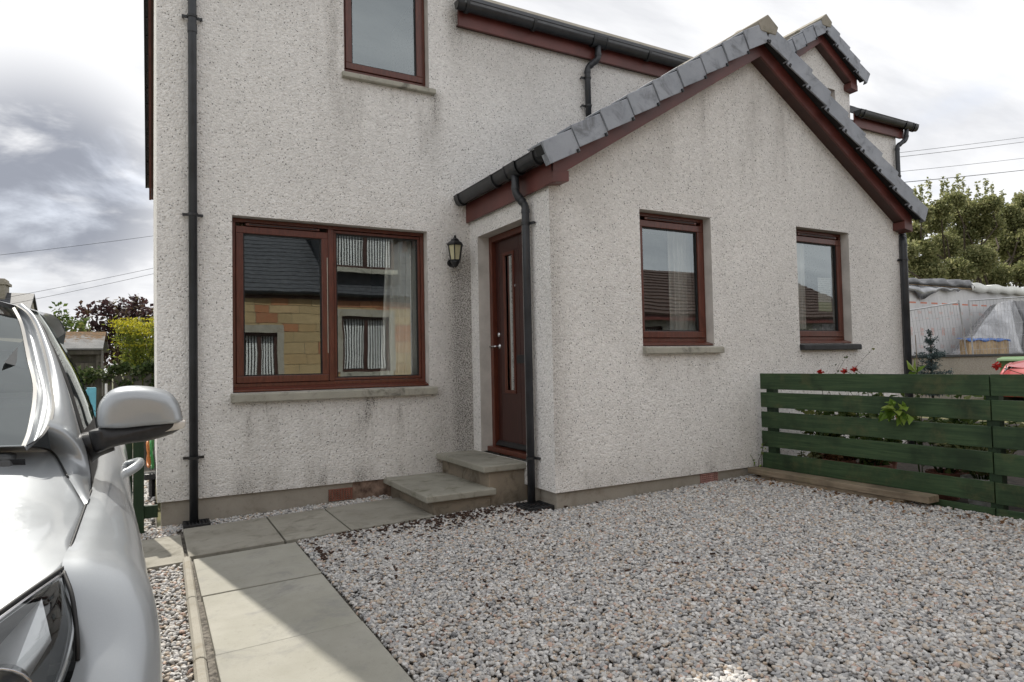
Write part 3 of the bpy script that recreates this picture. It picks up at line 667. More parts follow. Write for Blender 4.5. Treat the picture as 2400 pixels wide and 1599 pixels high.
# ------------------------------------------------------------------ roofs and trim
def gable_trim(cx, half, zb, m, yf, yw, ntile, ridge_back, ridge_w=0.15):
    th = math.atan(m); L = (half+0.10)/math.cos(th)
    for sgn in (-1, 1):
        hv = 0.205
        bo = MB(); q = [(cx, zb), (cx+sgn*half, zb-m*half), (cx+sgn*half, zb-m*half+hv), (cx, zb+hv)]
        bo.prism(q, 'y', yf, yf+0.024); put('bargeboard', bo, M['fascia'], H, bevel=0.003)
        sf = MB(); e = 0.004; sf.prism([(cx, zb+e), (cx+sgn*(half-0.01), zb-m*(half-0.01)+e), (cx+sgn*(half-0.01), zb-m*(half-0.01)+e+0.015), (cx, zb+e+0.015)], 'y', yf+0.024, yw+0.02)
        put('soffit', sf, M['soffit'], H)
        # boxed end of the eave
        xe = cx+sgn*half; ze = zb-m*half
        put('eave_box', MB().prism([(xe-sgn*0.155, ze-0.004), (xe+sgn*0.005, ze-0.028), (xe+sgn*0.005, ze+0.06), (xe-sgn*0.155, ze+0.085)], 'y', yf-0.004, yf+0.14), M['fascia'], H, bevel=0.003)
        # undercloak strip, its black painting in the tiles' shadow, and verge tiles
        uc = MB(); uc.prism([(cx, zb+0.150), (cx+sgn*(half+0.06), zb+0.150-m*(half+0.06)), (cx+sgn*(half+0.06), zb+0.235-m*(half+0.06)), (cx, zb+0.235)], 'y', yf-0.082, yf-0.003)
        put('undercloak', uc, M['vergedark'], H)
        gauge = L/ntile
        for k in range(ntile):
            s = (k+0.5)*gauge-0.02; tl = th+0.045*(1 if True else 0)
            t = Vector((sgn*math.cos(th), 0, -math.sin(th)))
            tt = Vector((sgn*math.cos(th-0.085), -0.035, -math.sin(th-0.085))).normalized(); nn = Vector((sgn*math.sin(th-0.085), 0, math.cos(th-0.085)))
            base = Vector((cx, 0, zb+0.112))+t*s
            jy = random.uniform(-0.003, 0.003)
            tb = MB(); c = base+nn*0.098; c.y = yf-0.092+jy
            tb.obox(c, tt*(gauge*0.492), (0, 0.009, 0), nn*0.093)
            c2 = base+nn*0.184; c2.y = yf+0.010+jy
            tb.obox(c2, tt*(gauge*0.492), (0, 0.11, 0), nn*0.009)
            c3 = base+nn*0.092+tt*(gauge*0.485); c3.y = yf-0.064+jy
            tb.obox(c3, tt*0.006, (0, 0.026, 0), nn*0.088)
            vt = put('verge_tile', tb, M['verge'], H, bevel=0.003, seg=1)
            cl_ = MB(); c4 = base+nn*0.012-tt*(gauge*0.40); c4.y = yf-0.105+jy; cl_.obox(c4, tt*0.010, (0, 0.006, 0), nn*0.016); put('clip', cl_, M['seal'], vt)
            en = MB(); c5 = base+nn*0.135+tt*(gauge*0.497); c5.y = yf-0.04+jy; en.obox(c5, tt*0.004, (0, 0.050, 0), nn*0.040); put('end_gap_shade', en, M['vergedark'], vt)  # black plate painting in the shade of the gap at the tile end
    zr = zb+0.205
    w = ridge_w; prof = [(cx-w*0.72, zr-0.012), (cx-w, zr+0.075), (cx, zr+0.175), (cx+w, zr+0.075), (cx+w*0.72, zr-0.012)]
    y = yf-0.105
    while y < ridge_back:
        y2 = min(y+0.44, ridge_back); j = random.uniform(-0.004, 0.004)
        put('ridge_tile', MB().prism([(a, b+j) for a, b in prof], 'y', y, y2-0.008), M['ridge'], H, bevel=0.008); y = y2
def tile_slope(a, b, y0, y1, gauge=0.32, th=0.045, axis='y', rib=True):
    """stepped courses of tiles between eave point a and ridge point b (2D), extruded along axis from y0 to y1"""
    mb = MB(); A = Vector(a); B = Vector(b); L = (B-A).length; t = (B-A)/L; nrm = Vector((-t[1], t[0])) if t[0] > 0 else Vector((t[1], -t[0]))
    n = max(2, int(L/gauge))
    for k in range(n):
        p = A+t*(L*k/n); q = A+t*(L*(k+1)/n+0.03)
        poly = [p-nrm*0.02, q-nrm*0.05, q+nrm*0.005, p+nrm*th]
        mb.prism([tuple(v) for v in poly], axis, y0, y1)
    return mb
# porch
PB, PM, PH_ = 4.345, 0.615, 2.535
gable_trim(5.41, PH_, PB, PM, 4.45, YP, 9, YM)
for sgn in (-1, 1):
    ex = 5.41+sgn*(PH_+0.07); ez = PB+0.225-PM*(PH_+0.07)
    put('roof', tile_slope((ex, ez), (5.41, PB+0.24), 4.50, YM+0.0), M['roofgrey'], H)
    fxp = 5.41+sgn*PH_
    zf0 = PB-PM*PH_-0.03
    put('fascia', MB().box(min(fxp, fxp-sgn*0.022), max(fxp, fxp-sgn*0.022), 4.447, YM-0.002, zf0, zf0+0.20), M['fascia'], H, bevel=0.003)
    put('soffit', MB().box(min(fxp-sgn*0.022, 5.41+sgn*2.49), max(fxp-sgn*0.022, 5.41+sgn*2.49), 4.6, YM-0.002, zf0+0.012, zf0+0.024), M['soffit'], H)
# moss along the porch eave and ridge
def mosslumps(name, pts, r, mat):
    mb = MB()
    for p in pts:
        k = r*random.uniform(0.5, 1.2); n = 7
        mb.lathe([(k*0.9, -k*0.3), (k, 0.0), (k*0.7, k*0.5), (0.2*k, k*0.75)], p, n)
    return put(name, mb, mat, H, smooth=True, kind='stuff')
mosslumps('moss', [(5.41-PH_-0.07+random.uniform(0, .03), random.uniform(4.5, 6.12), PB+0.235-PM*(PH_+0.07)+random.uniform(0, .02)) for _ in range(90)], 0.016, M['moss'])
mosslumps('moss', [(5.41-d_, random.uniform(4.42, 5.5), PB+0.335-PM*d_+random.uniform(-.004, .008)) for d_ in (random.uniform(.11, .2) for _ in range(70))], 0.018, M['moss'])
cp = ony((1741, 84), 5.0)
put('flue_cap', MB().lathe([(0.05, -0.16), (0.05, -0.02), (0.115, -0.02), (0.12, 0.0), (0.09, 0.03), (0.0, 0.045)], cp, 20), M['ridge'], H, smooth=True)
# main roof
EZ = 4.985
def rz_(y): return EZ+0.65*(y-5.98)
for xa, xb in ((-0.08, 1.278), (2.822, 7.808), (9.432, XR+0.1)):
    put('roof', tile_slope((5.97, EZ), (7.5, rz_(7.5)), xa, xb, axis='x'), M['roofgrey'], H)
put('roof', tile_slope((7.48, rz_(7.48)), (10.45, rz_(10.45)), -0.08, XR+0.1, axis='x'), M['roofgrey'], H)
put('roof', tile_slope((14.93, EZ), (10.45, rz_(10.45)), -0.08, XR+0.1, axis='x'), M['roofgrey'], H)
put('ridge_tile', MB().prism([(10.33, 7.86), (10.45, 7.99), (10.57, 7.86), (10.45, 7.84)], 'x', -0.08, XR+0.1), M['ridge'], H)
for cx, hw in DORM:
    gable_trim(cx, hw+0.02, 5.91, 0.66, 6.02, YM, 4, 8.4, 0.13)
    for sgn in (-1, 1):
        ex = cx+sgn*(hw+0.08); ez = 5.91+0.235-0.66*(hw+0.08)
        put('roof', tile_slope((ex, ez), (cx, 5.91+0.245), 6.06, 8.6), M['roofgrey'], H)
        put('cheek', MB().box(cx+sgn*hw-(0.12 if sgn > 0 else 0), cx+sgn*hw+(0.12 if sgn < 0 else 0), YM+0.003, 7.9, 4.7, 5.56), M['harl'], H)
# verge of the far roof slope at the left end, seen past the corner of the wall
put('bargeboard', MB().prism([(10.45, rz_(10.45)-0.26), (14.90, EZ-0.26), (14.90, EZ-0.06), (10.45, rz_(10.45)-0.06)], 'x', -0.035, 0.002), M['fascia'], H)
put('bargeboard', MB().prism([(5.98, EZ-0.26), (10.45, rz_(10.45)-0.26), (10.45, rz_(10.45)-0.06), (5.98, EZ-0.06)], 'x', -0.035, 0.002), M['fascia'], H)
put('soffit', MB().prism([(10.45, rz_(10.45)-0.25), (14.90, EZ-0.25), (14.90, EZ-0.235), (10.45, rz_(10.45)-0.235)], 'x', 0.0025, 0.039), M['soffit'], H)
for k in range(17):
    y = 14.85-0.262*(k+0.5); z = EZ-0.03+0.65*(14.93-y)
    put('verge_tile', MB().obox((-0.088, y, z), (0.012, 0, 0), Vector((0, 0.140, -0.091+0.008)), Vector((0, 0.045, 0.075))), M['vergedark'], H, bevel=0.003, seg=1)
# fascias at the main eave
for xa, xb in ((-0.03, 1.28), (2.80, 7.83), (9.44, 10.72)):
    put('fascia', MB().box(xa, xb, 6.072, 6.098, 4.81, 5.03), M['fascia'], H, bevel=0.003)
    put('soffit', MB().box(xa, xb, 6.098, 6.139, 4.822, 4.834), M['soffit'], H)
# ------------------------------------------------------------------ gutters and pipes
GD = 1.65
def arcprof(c, R, r, n=14):
    out = [(c[0]+R*math.cos(math.pi+math.pi*k/n), c[1]+GD*R*math.sin(math.pi+math.pi*k/n)) for k in range(n+1)]
    inn = [(c[0]+r*math.cos(2*math.pi-math.pi*k/n), c[1]+GD*r*math.sin(2*math.pi-math.pi*k/n)) for k in range(n+1)]
    return out+inn
def gutter(axis, c, a, b, outlet=None, R=0.058):
    """c: (perpendicular coordinate, z of the rim)"""
    g = put('gutter', MB().prism(arcprof(c, R, R-0.005), axis, a, b), M['black'], H)
    half = [(c[0]+R*math.cos(math.pi+math.pi*k/14), c[1]+GD*R*math.sin(math.pi+math.pi*k/14)) for k in range(15)]
    for e in (a, b-0.004): put('end_cap', MB().prism(half, axis, e, e+0.004), M['black'], g)
    lip = MB(); 
    for s in (-1, 1):
        P0 = (c[0]+s*R, a, c[1]) if axis == 'y' else (a, c[0]+s*R, c[1]); P1 = (c[0]+s*R, b, c[1]) if axis == 'y' else (b, c[0]+s*R, c[1])
        lip.tube([P0, P1], 0.006, 8)
    put('rim', lip, M['black'], g)
    n = max(2, int((b-a)/0.8)+1)
    for k in range(n):
        t = a+0.09+(b-a-0.2)*k/(n-1)
        put('bracket', MB().prism(arcprof((c[0], c[1]+0.004), R+0.013, R+0.0005), axis, t, t+0.036), M['black'], g, bevel=0.002)
    if outlet is not None:
        put('outlet', MB().prism(arcprof((c[0], c[1]+0.006), R+0.009, R+0.0007), axis, outlet-0.10, outlet+0.10), M['black'], g)
        for e in (-0.1, 0.085): put('union_band', MB().prism(arcprof((c[0], c[1]+0.006), R+0.014, R+0.0005), axis, outlet+e, outlet+e+0.015), M['black'], g)
    return g
gutter('y', (2.792, 3.018), 4.435, 6.125, outlet=4.93)
gutter('y', (8.028, 3.018), 4.435, 6.125, outlet=4.62)
gutter('x', (6.012, 5.035), 2.755, 7.80, outlet=4.55)
gutter('x', (6.012, 5.035), -0.12, 1.25)
gutter('x', (6.012, 5.035), 9.42, 10.95, outlet=10.70)
def downpipe(pts, clips=(), joints=(), lug=(1, 0), R=0.034, wall=None):
    P = []
    pts = [Vector(p) for p in pts]
    for i, p in enumerate(pts):
        if 0 < i < len(pts)-1:
            a = (pts[i-1]-p).normalized(); b = (pts[i+1]-p).normalized(); k = 0.035
            for t in (0, .25, .5, .75, 1): P.append((p+a*k)*(1-t)**2+p*2*t*(1-t)+(p+b*k)*t*t)
        else: P.append(p)
    d = put('downpipe', MB().tube(P, R, 20), M['pipe'], H, smooth=True)
    for i in range(1, len(pts)-1):
        for q in (pts[i-1], pts[i+1]):
            dv = (q-pts[i]).normalized(); c0 = pts[i]+dv*0.034; put('pipe_socket', MB().tube([c0, c0+dv*0.03], R+0.0045, 20), M['pipe'], d, smooth=False)
    for j in joints:
        c0 = Vector(j); put('pipe_socket', MB().tube([c0, c0+Vector((0, 0, 0.075))], R+0.005, 20), M['pipe'], d)
    for c in clips:
        c0 = Vector(c); lx_, ly_ = lug
        m_ = MB().tube([c0, c0+Vector((0, 0, 0.022))], R+0.007, 20)
        L = Vector((lx_, ly_, 0)); W = Vector((-ly_, lx_, 0))
        for s in ((-1, 1) if lug_both else (1,)):
            m_.obox(c0+L*s*(R+0.022)+Vector((0, 0, 0.011))+wall_off, L*0.024, W*0.006, (0, 0, 0.011))
            m_.tube([c0+L*s*(R+0.036)+Vector((0, 0, 0.011))+wall_off-W*0.0, c0+L*s*(R+0.036)+Vector((0, 0, 0.011))+wall_off*2.6], 0.008, 8)
        put('pipe_clip', m_, M['black'], d)
    return d
lug_both = True; wall_off = Vector((0, 0.02, 0))
downpipe([(0.309, 6.085, 0.0), (0.309, 6.085, 4.74), (0.309, 6.03, 4.83), (0.309, 6.012, 4.99)], [(0.309, 6.085, z) for z in (0.54, 2.585, 4.29)], [(0.309, 6.085, 4.16)])
lug_both = False
wall_off = Vector((0.02, 0, 0))
downpipe([(2.862, 4.885, 0.03), (2.862, 4.885, 2.66), (2.792, 4.93, 2.77), (2.792, 4.93, 2.97)], [(2.862, 4.885, z) for z in (0.455, 2.49)], [], (0.25, -0.97))
wall_off = Vector((0, 0.02, 0))
downpipe([(4.44, 6.085, 4.0), (4.44, 6.085, 4.70), (4.55, 6.02, 4.80), (4.55, 6.012, 4.99)], [(4.44, 6.085, z) for z in (4.24, 4.57)], [], (-1, 0))
downpipe([(7.932, 4.553, 0.1), (7.932, 4.553, 2.66), (8.028, 4.62, 2.76), (8.028, 4.62, 2.97)], [(7.932, 4.553, z) for z in (0.5, 2.42)], [], (-1, 0.0), R=0.038)
downpipe([(10.54, 6.085, 0.1), (10.54, 6.085, 4.66), (10.70, 6.03, 4.78), (10.70, 6.012, 4.99)], [(10.54, 6.085, z) for z in (2.4, 4.16)], [(10.54, 6.085, 3.75)], (-1, 0))
# a square hopper pipe beside the far corner downpipe
# ------------------------------------------------------------------ drain gullies
def gully(x, y, w, d, label):
    t = thing('drain_gully', label, 'drain', (x, y, gz(x)), 'drain gullies under the downpipes')
    z = gz(x)+0.02
    m_ = MB(); frame_rect_xy(m_, x-w, x+w, y-d, y+d, 0.014, z-0.03, z+0.012); put('frame', m_, M['castiron'], t, bevel=0.002)
    g_ = MB(); n = 7
    for k in range(n): xx = x-w+0.02+(2*w-0.04)*k/(n-1); g_.box(xx-0.005, xx+0.005, y-d+0.014, y+d-0.014, z-0.006, z+0.006)
    for k in range(3): yy = y-d+0.03+(2*d-0.06)*k/2; g_.box(x-w+0.014, x+w-0.014, yy-0.004, yy+0.004, z-0.012, z+0.003)
    put('grate', g_, M['castiron'], t)
    put('sump', MB().box(x-w+0.01, x+w-0.01, y-d+0.01, y+d-0.01, z-0.09, z-0.03), M['seal'], t)
def frame_rect_xy(mb, x0, x1, y0, y1, w, z0, z1):
    mb.box(x0, x1, y0, y0+w, z0, z1); mb.box(x0, x1, y1-w, y1, z0, z1); mb.box(x0, x0+w, y0+w, y1-w, z0, z1); mb.box(x1-w, x1, y0+w, y1-w, z0, z1)
gully(0.325, 6.03, 0.10, 0.10, 'black grated drain gully under the downpipe at the house corner')
gully(2.83, 4.78, 0.12, 0.12, 'black grated drain gully under the downpipe beside the front door')
# ------------------------------------------------------------------ air bricks
def airbrick(x0, x1, z0, z1, y, mat):
    m_ = MB(); nx, nz = 8, 5; bw = (x1-x0)/(nx*2+1); bh = (z1-z0)/(nz*2+1); hb = 0.72
    for k in range(nz+1): m_.box(x0, x1, y, y+0.03, z0+2*k*bh+bh*.14*(0 < k < nz), z0+(2*k+1)*bh-bh*.14*(0 < k < nz))
    for k in range(nx+1): m_.box(x0+2*k*bw+bw*.14, x0+(2*k+1)*bw-bw*.14, y+0.001, y+0.029, z0+bh*0.5, z1-bh*0.5)
    v = put('air_brick', m_, mat, H); put('air_brick_back', MB().box(x0+.004, x1-.004, y+0.028, y+0.034, z0+.004, z1-.004), M['seal'], v)
airbrick(1.435, 1.655, 0.045, 0.150, YM+0.010, M['terracotta'])
airbrick(4.565, 4.785, 0.092, 0.196, YP+0.010, M['terrapale'])
# ------------------------------------------------------------------ wall lantern
lc = ony((1067, 590), 6.02); LT = thing('wall_lantern', 'black six sided wall lantern with cream glass beside the front door', 'lantern', (lc[0], 6.14, lc[2]))
x, y, z = lc
def hexl(prof, n=6): return MB().lathe(prof, (x, y, z), n)
put('cage', hexl([(0.045, -0.10), (0.056, -0.095), (0.056, -0.085), (0.05, -0.085)]), M['black'], LT)
cage = MB()
for k in range(6):
    a = math.pi/3*k; cage.tube([(x+0.050*math.cos(a), y+0.050*math.sin(a), z-0.09), (x+0.076*math.cos(a), y+0.076*math.sin(a), z+0.065)], 0.006, 6)
put('cage_bars', cage, M['black'], LT)
put('glass', hexl([(0.046, -0.088), (0.072, 0.063)]), M['lampglass'], LT)
put('hood', hexl([(0.085, 0.060), (0.092, 0.066), (0.085, 0.082), (0.05, 0.105), (0.040, 0.125), (0.022, 0.135), (0.012, 0.15), (0.014, 0.16), (0.0, 0.172)]), M['black'], LT)
put('drop', MB().lathe([(0.050, -0.098), (0.045, -0.115), (0.030, -0.13), (0.026, -0.145), (0.012, -0.155), (0.0, -0.165)], (x, y, z), 12), M['black'], LT, smooth=True)
put('bracket', MB().tube([(x, y, z-0.13), (x, y+0.05, z-0.15), (x, 6.135, z-0.12), (x, 6.142, z-0.08)], 0.011, 8), M['black'], LT, smooth=True)
put('wall_plate', MB().lathe([(0.0, 0.0), (0.035, 0.0), (0.04, 0.012), (0.04, 0.02)], (x, 6.122, z-0.10), 16, 'y'), M['black'], LT)

# ================================================================== fence, sleepers and the little garden
FX = 5.30
FN = thing('slat_fence', 'dark green horizontal board fence in front of the porch garden', 'fence', (FX, 3.4, gz(FX)))
bz = [(0.980, 1.135), (0.800, 0.947), (0.604, 0.760), (0.418, 0.572), (0.206, 0.357), (0.045, 0.172)]
for (y1, y0) in ((4.505, 2.474), (2.466, 0.50)):
    for z0, z1 in bz:
        a, b = random.uniform(-.003, .003), random.uniform(-.003, .003)
        m_ = MB(); v = []
        for x_ in (FX, FX+0.021):
            for (yy, dz) in ((y0, a), (y1, b)):
                for zz in (z0, z1): v.append((x_+random.uniform(-.0015, .0015), yy, zz+dz))
        m_.add(v, [(0, 1, 3, 2), (4, 6, 7, 5), (0, 2, 6, 4), (1, 5, 7, 3), (0, 4, 5, 1), (2, 3, 7, 6)])
        put('board', m_, M['greenwood'], FN, bevel=0.003)
for yy in (4.41, 2.47, 0.56): put('post', MB().box(FX+0.022, FX+0.095, yy-0.042, yy+0.042, -0.1, 1.115), M['greenpost'], FN, bevel=0.004)
tag(put('sleeper', MB().box(5.135, 5.280, 2.84, 4.55, 0.158, 0.212), M['oldwood'], bevel=0.005), 'weathered sawn plank lying on another along the foot of the green fence', 'plank')
tag(put('sleeper', MB().box(5.150, 5.285, 3.04, 4.40, 0.085, 0.156), M['oldwood'], bevel=0.005), 'lower weathered plank half sunk in the gravel by the green fence', 'plank')

def blob_pts(n, c, r, seed, shell=0.5):
    g = np.random.default_rng(seed); d = g.normal(size=(n, 3)); d /= np.linalg.norm(d, axis=1)[:, None]
    rad = (shell+(1-shell)*g.random(n))[:, None]; return np.array(c)+d*rad*np.array(r)
def twig(mb, p, q, r, seg=5, wob=0.05, seed=0):
    g = random.Random(seed); p, q = Vector(p), Vector(q); L = (q-p).length
    pts = [p+(q-p)*k/seg+Vector((g.uniform(-1, 1), g.uniform(-1, 1), g.uniform(-.3, .3)))*wob*L*(1 if 0 < k < seg else 0) for k in range(seg+1)]
    mb.tube(pts, [r*(1-0.7*k/seg) for k in range(seg+1)], 6); return pts

def pot_plant(x, y, h, r, n, leaf, size, label, flowers=(), pot='terracotta', seed=1, spread=1.0, potr=0.13, poth=0.22, drop=0.0):
    z = gz(x)-0.02
    t = thing('potted_plant', label, 'plant', (x, y, z))
    if potr:
        put('pot', MB().lathe([(potr*0.7, 0), (potr*0.95, poth*0.85), (potr*1.08, poth*0.85), (potr*1.08, poth), (potr*0.9, poth), (potr*0.85, poth*0.85), (0.001, poth*0.85)], (x, y, z), 20, cap=False), M[pot], t, smooth=False)
    g = random.Random(seed); st = MB(); pts = []; dirs = []
    for k in range(max(6, n//9)):
        a = g.uniform(0, 6.28); rr = r*g.uniform(0.2, 1.0)*spread
        q = (x+rr*math.cos(a), y+rr*math.sin(a), z+poth*0.8+(h-poth*0.8)*g.uniform(0.55, 1.0))
        P = twig(st, (x+0.03*math.cos(a), y+0.03*math.sin(a), z+poth*0.8), q, 0.006, 5, 0.06, g.random())
        for i in range(26):
            u = g.uniform(0.2, 1.0); i0 = min(int(u*5), 4); pp = P[i0].lerp(P[i0+1], u*5-i0)
            pts.append(pp+Vector((g.gauss(0, .012), g.gauss(0, .012), g.gauss(0, .012)))); b = g.uniform(0, 6.28)
            dirs.append((math.cos(b), math.sin(b), g.uniform(-.2, .6)))
    put('stems', st, M['leaf_green'], t)
    put('foliage', leaves(pts, size, 0.45, 0.5, 1.5, 0.5, seed, dirs), M[leaf], t)
    for (fx_, fy_, fz_) in flowers:
        stm = MB(); stm.tube([(x, y, z+h*0.6), ((x+fx_)/2, (y+fy_)/2, fz_-0.08), (fx_, fy_, fz_)], 0.003, 5); put('flower_stem', stm, M['leaf_green'], t)
        put('flower', leaves(blob_pts(46, (fx_, fy_, fz_), (0.020, 0.020, 0.024), seed+3), 0.020, 0.4, 0.2, 1.2, 0.5, seed), M['petal'], t)
    return t
def fl(p, x): return onx(p, x)
pot_plant(5.78, 4.15, 0.85, 0.34, 190, 'leaf_green', 0.045, 'red geranium in a clay pot against the porch wall', [fl((1922, 873), 5.72)], seed=3)
pot_plant(6.05, 3.75, 0.85, 0.36, 200, 'leaf_green', 0.045, 'tall red geranium behind the fence near the black windowsill', [fl((1979, 869), 6.0), fl((2002, 865), 6.05), (6.1, 3.6, .72)], seed=5)
pot_plant(5.60, 3.55, 0.62, 0.34, 190, 'leaf_green', 0.04, 'low trailing green plant in a clay pot behind the fence', seed=9)
pot_plant(5.68, 3.0, 0.86, 0.34, 220, 'leaf_green', 0.045, 'leafy green plant with olive leaves behind the fence joint', seed=13)
pot_plant(5.62, 2.70, 0.62, 0.32, 190, 'leaf_willow', 0.04, 'yellowing low plant behind the fence joint', seed=15, pot='white')
pot_plant(6.3, 3.1, 0.78, 0.34, 170, 'leaf_green', 0.05, 'broad leaved plant in a clay pot in mid garden', seed=21)
pot_plant(6.2, 2.4, 0.95, 0.3, 130, 'leaf_green', 0.045, 'red geranium standing behind the fence by the red car', [fl((2337, 858), 6.3)], seed=25)
pot_plant(5.58, 4.2, 0.36, 0.28, 150, 'leaf_willow', 0.03, 'wispy yellow green weed at the foot of the porch wall', seed=27, potr=0, poth=0.02)
pot_plant(5.6, 2.2, 0.85, 0.3, 190, 'leaf_green', 0.045, 'bushy green plant close behind the end of the fence', seed=29)
pot_plant(5.62, 3.9, 0.30, 0.22, 110, 'leaf_dry', 0.035, 'withered brown plant in a clay pot behind the fence', seed=33)
# bright leafy shoot pushing through the gap between the boards
HB = thing('leafy_shoot', 'bright green broad leaved shoot pushing through the fence boards', 'plant', (5.33, 3.35, gz(5.3)))
c_ = onx((2103, 962), 5.24); st = MB(); st.tube([(5.55, c_[1], 0.1), (5.45, c_[1], 0.7), (5.34, c_[1], 0.79), tuple(c_)], 0.007, 6); put('stem', st, M['leaf_green'], HB)
g = random.Random(4); pts = []; dr = []
for k in range(34):
    a = g.uniform(0, 6.28); r_ = g.uniform(0.0, 0.085)
    pts.append((c_[0]-g.uniform(0.0, 0.05), c_[1]+r_*math.cos(a)*1.1, c_[2]+r_*math.sin(a)*0.75)); dr.append((-0.45, math.cos(a)*1.2, math.sin(a)*0.9-0.25))
put('foliage', leaves(pts, 0.062, 0.3, 0.6, 1.25, 0.8, 5, dr), M['leaf_bright'], HB)
SH = thing('leafy_shoot', 'single lime green leaf shoot standing above the fence top by the far downpipe', 'plant', (5.42, 3.7, gz(5.3)))
c_ = onx((2148, 868), 5.42); st = MB(); st.tube([(5.45, c_[1], 0.1), (c_[0], c_[1], c_[2]-0.05), (c_[0], c_[1]-.01, c_[2]+.03)], 0.004, 6); put('stem', st, M['leaf_green'], SH)
put('foliage', leaves([(c_[0], c_[1], c_[2]-.02)]*5, 0.055, 0.4, 0.2, 1.7, 0.4, 6, [(-.2, -.4, 1), (-.3, .3, .4), (0, -.9, .4), (-.2, .8, .1), (0, -.1, 1)]), M['leaf_bright'], SH)
# wild sprig at the fence end and rose stem above the fence
def sprig(name, label, P0, tips, leaf, size, per, seed):
    t = thing(name, label, 'plant', P0); st = MB(); pts = []; g = random.Random(seed)
    for q in tips:
        P = twig(st, P0, q, 0.004, 6, 0.06, g.random())
        for i in range(per):
            u = g.uniform(0.3, 1); i0 = min(int(u*6), 5); pts.append(P[i0].lerp(P[i0+1], u*6-i0)+Vector((g.gauss(0, .008), g.gauss(0, .008), g.gauss(0, .008))))
    put('stems', st, M['bark'], t); put('foliage', leaves(pts, size, 0.4, 0.3, 1.5, 0.3, seed), M[leaf], t); return t
sprig('wild_sprig', 'thin yellow green weed climbing the end of the green fence', (5.27, 4.53, gz(5.27)), [onx((1758, 1060), 5.24), onx((1790, 1035), 5.28), onx((1785, 1090), 5.25), onx((1800, 1005), 5.29)], 'leaf_bright', 0.016, 12, 3)
sprig('rose_bush', 'thin rose stems leaning against the porch wall above the fence', (5.9, 4.35, gz(5.9)), [ony((2043, 820), 4.42), ony((1985, 835), 4.4), ony((1968, 850), 4.45), ony((2030, 868), 4.3), ony((1955, 880), 4.4)], 'leaf_green', 0.022, 16, 8)
# dry leaves and bark chips lying on the gravel
pts = [(5.13-abs(random.gauss(0, .16)), random.uniform(2.2, 4.5), gz(5)+0.018) for _ in range(150)]+[(random.uniform(4.9, 5.3), random.uniform(4.3, 4.58), gz(5)+0.015) for _ in range(50)]
o = put('dry_leaves', leaves(pts, 0.020, 0.6, 1.2, 1.5, 0.6, 44), M['leaf_dry']); tag(o, 'brown dry leaves blown along the foot of the fence', 'leaves', kind='stuff')
mb = MB()
for _ in range(430):
    u = random.random()
    if u < .55: p = (random.gauss(2.35, .45), 4.98-abs(random.gauss(0, .22)))
    elif u < .8: p = (random.uniform(1.2, 2.3), 4.98-abs(random.gauss(0, .16)))
    else: p = (0.97+abs(random.gauss(0, .05)), random.uniform(4.3, 5.0)) if u < .83 else (random.uniform(1.0, 3.2), random.uniform(2.6, 4.9))
    a = random.uniform(0, 3.14); L = random.uniform(.006, .018); w = random.uniform(.003, .007)
    mb.obox((p[0], p[1], gz(p[0])+0.016), (L*math.cos(a), L*math.sin(a), random.uniform(-.004, .004)), (-w*math.sin(a), w*math.cos(a), 0), (0, 0, .004))
tag(put('bark_chips', mb, M['chips'], fix=False), 'dark bark chips scattered on the gravel near the steps', 'bark', kind='stuff')
# ================================================================== silver car
def ypts(px, ys): return [ony(p, y) for p, y in zip(px, ys)]
XC = -0.94
CAR = thing('parked_car', 'silver car parked beside the slab path, seen past its wing mirror', 'car', (XC, 3.0, gz(-0.9)))
def half_both(name, G, mat, parent=CAR, smooth=True, both=True, solid=0.0, label=None):
    mb = MB(); mb.grid(G); o = put(name, mb, mat, parent, smooth=smooth, fix=False)
    if solid: s_ = o.modifiers.new('s', 'SOLIDIFY'); s_.thickness = solid; s_.offset = -1
    out = [o]
    if both:
        mb = MB(); mb.grid([[(2*XC-p[0], p[1], p[2]) for p in row][::-1] for row in G]); o2 = put(name, mb, mat, parent, smooth=smooth, fix=False); out.append(o2)
        if solid: s_ = o2.modifiers.new('s', 'SOLIDIFY'); s_.thickness = solid; s_.offset = -1
    return out
HE = [onz((145, 1338), .900), onz((173, 1262), .925), onz((200, 1187), .945), onz((160, 1120), 1.0), onz((122, 1060), 1.055), onz((64, 1046), 1.086)]
SLr = [onz((145, 1338), .900), onz((173, 1262), .925), onz((200, 1187), .945), onz((214, 1150), .957)]
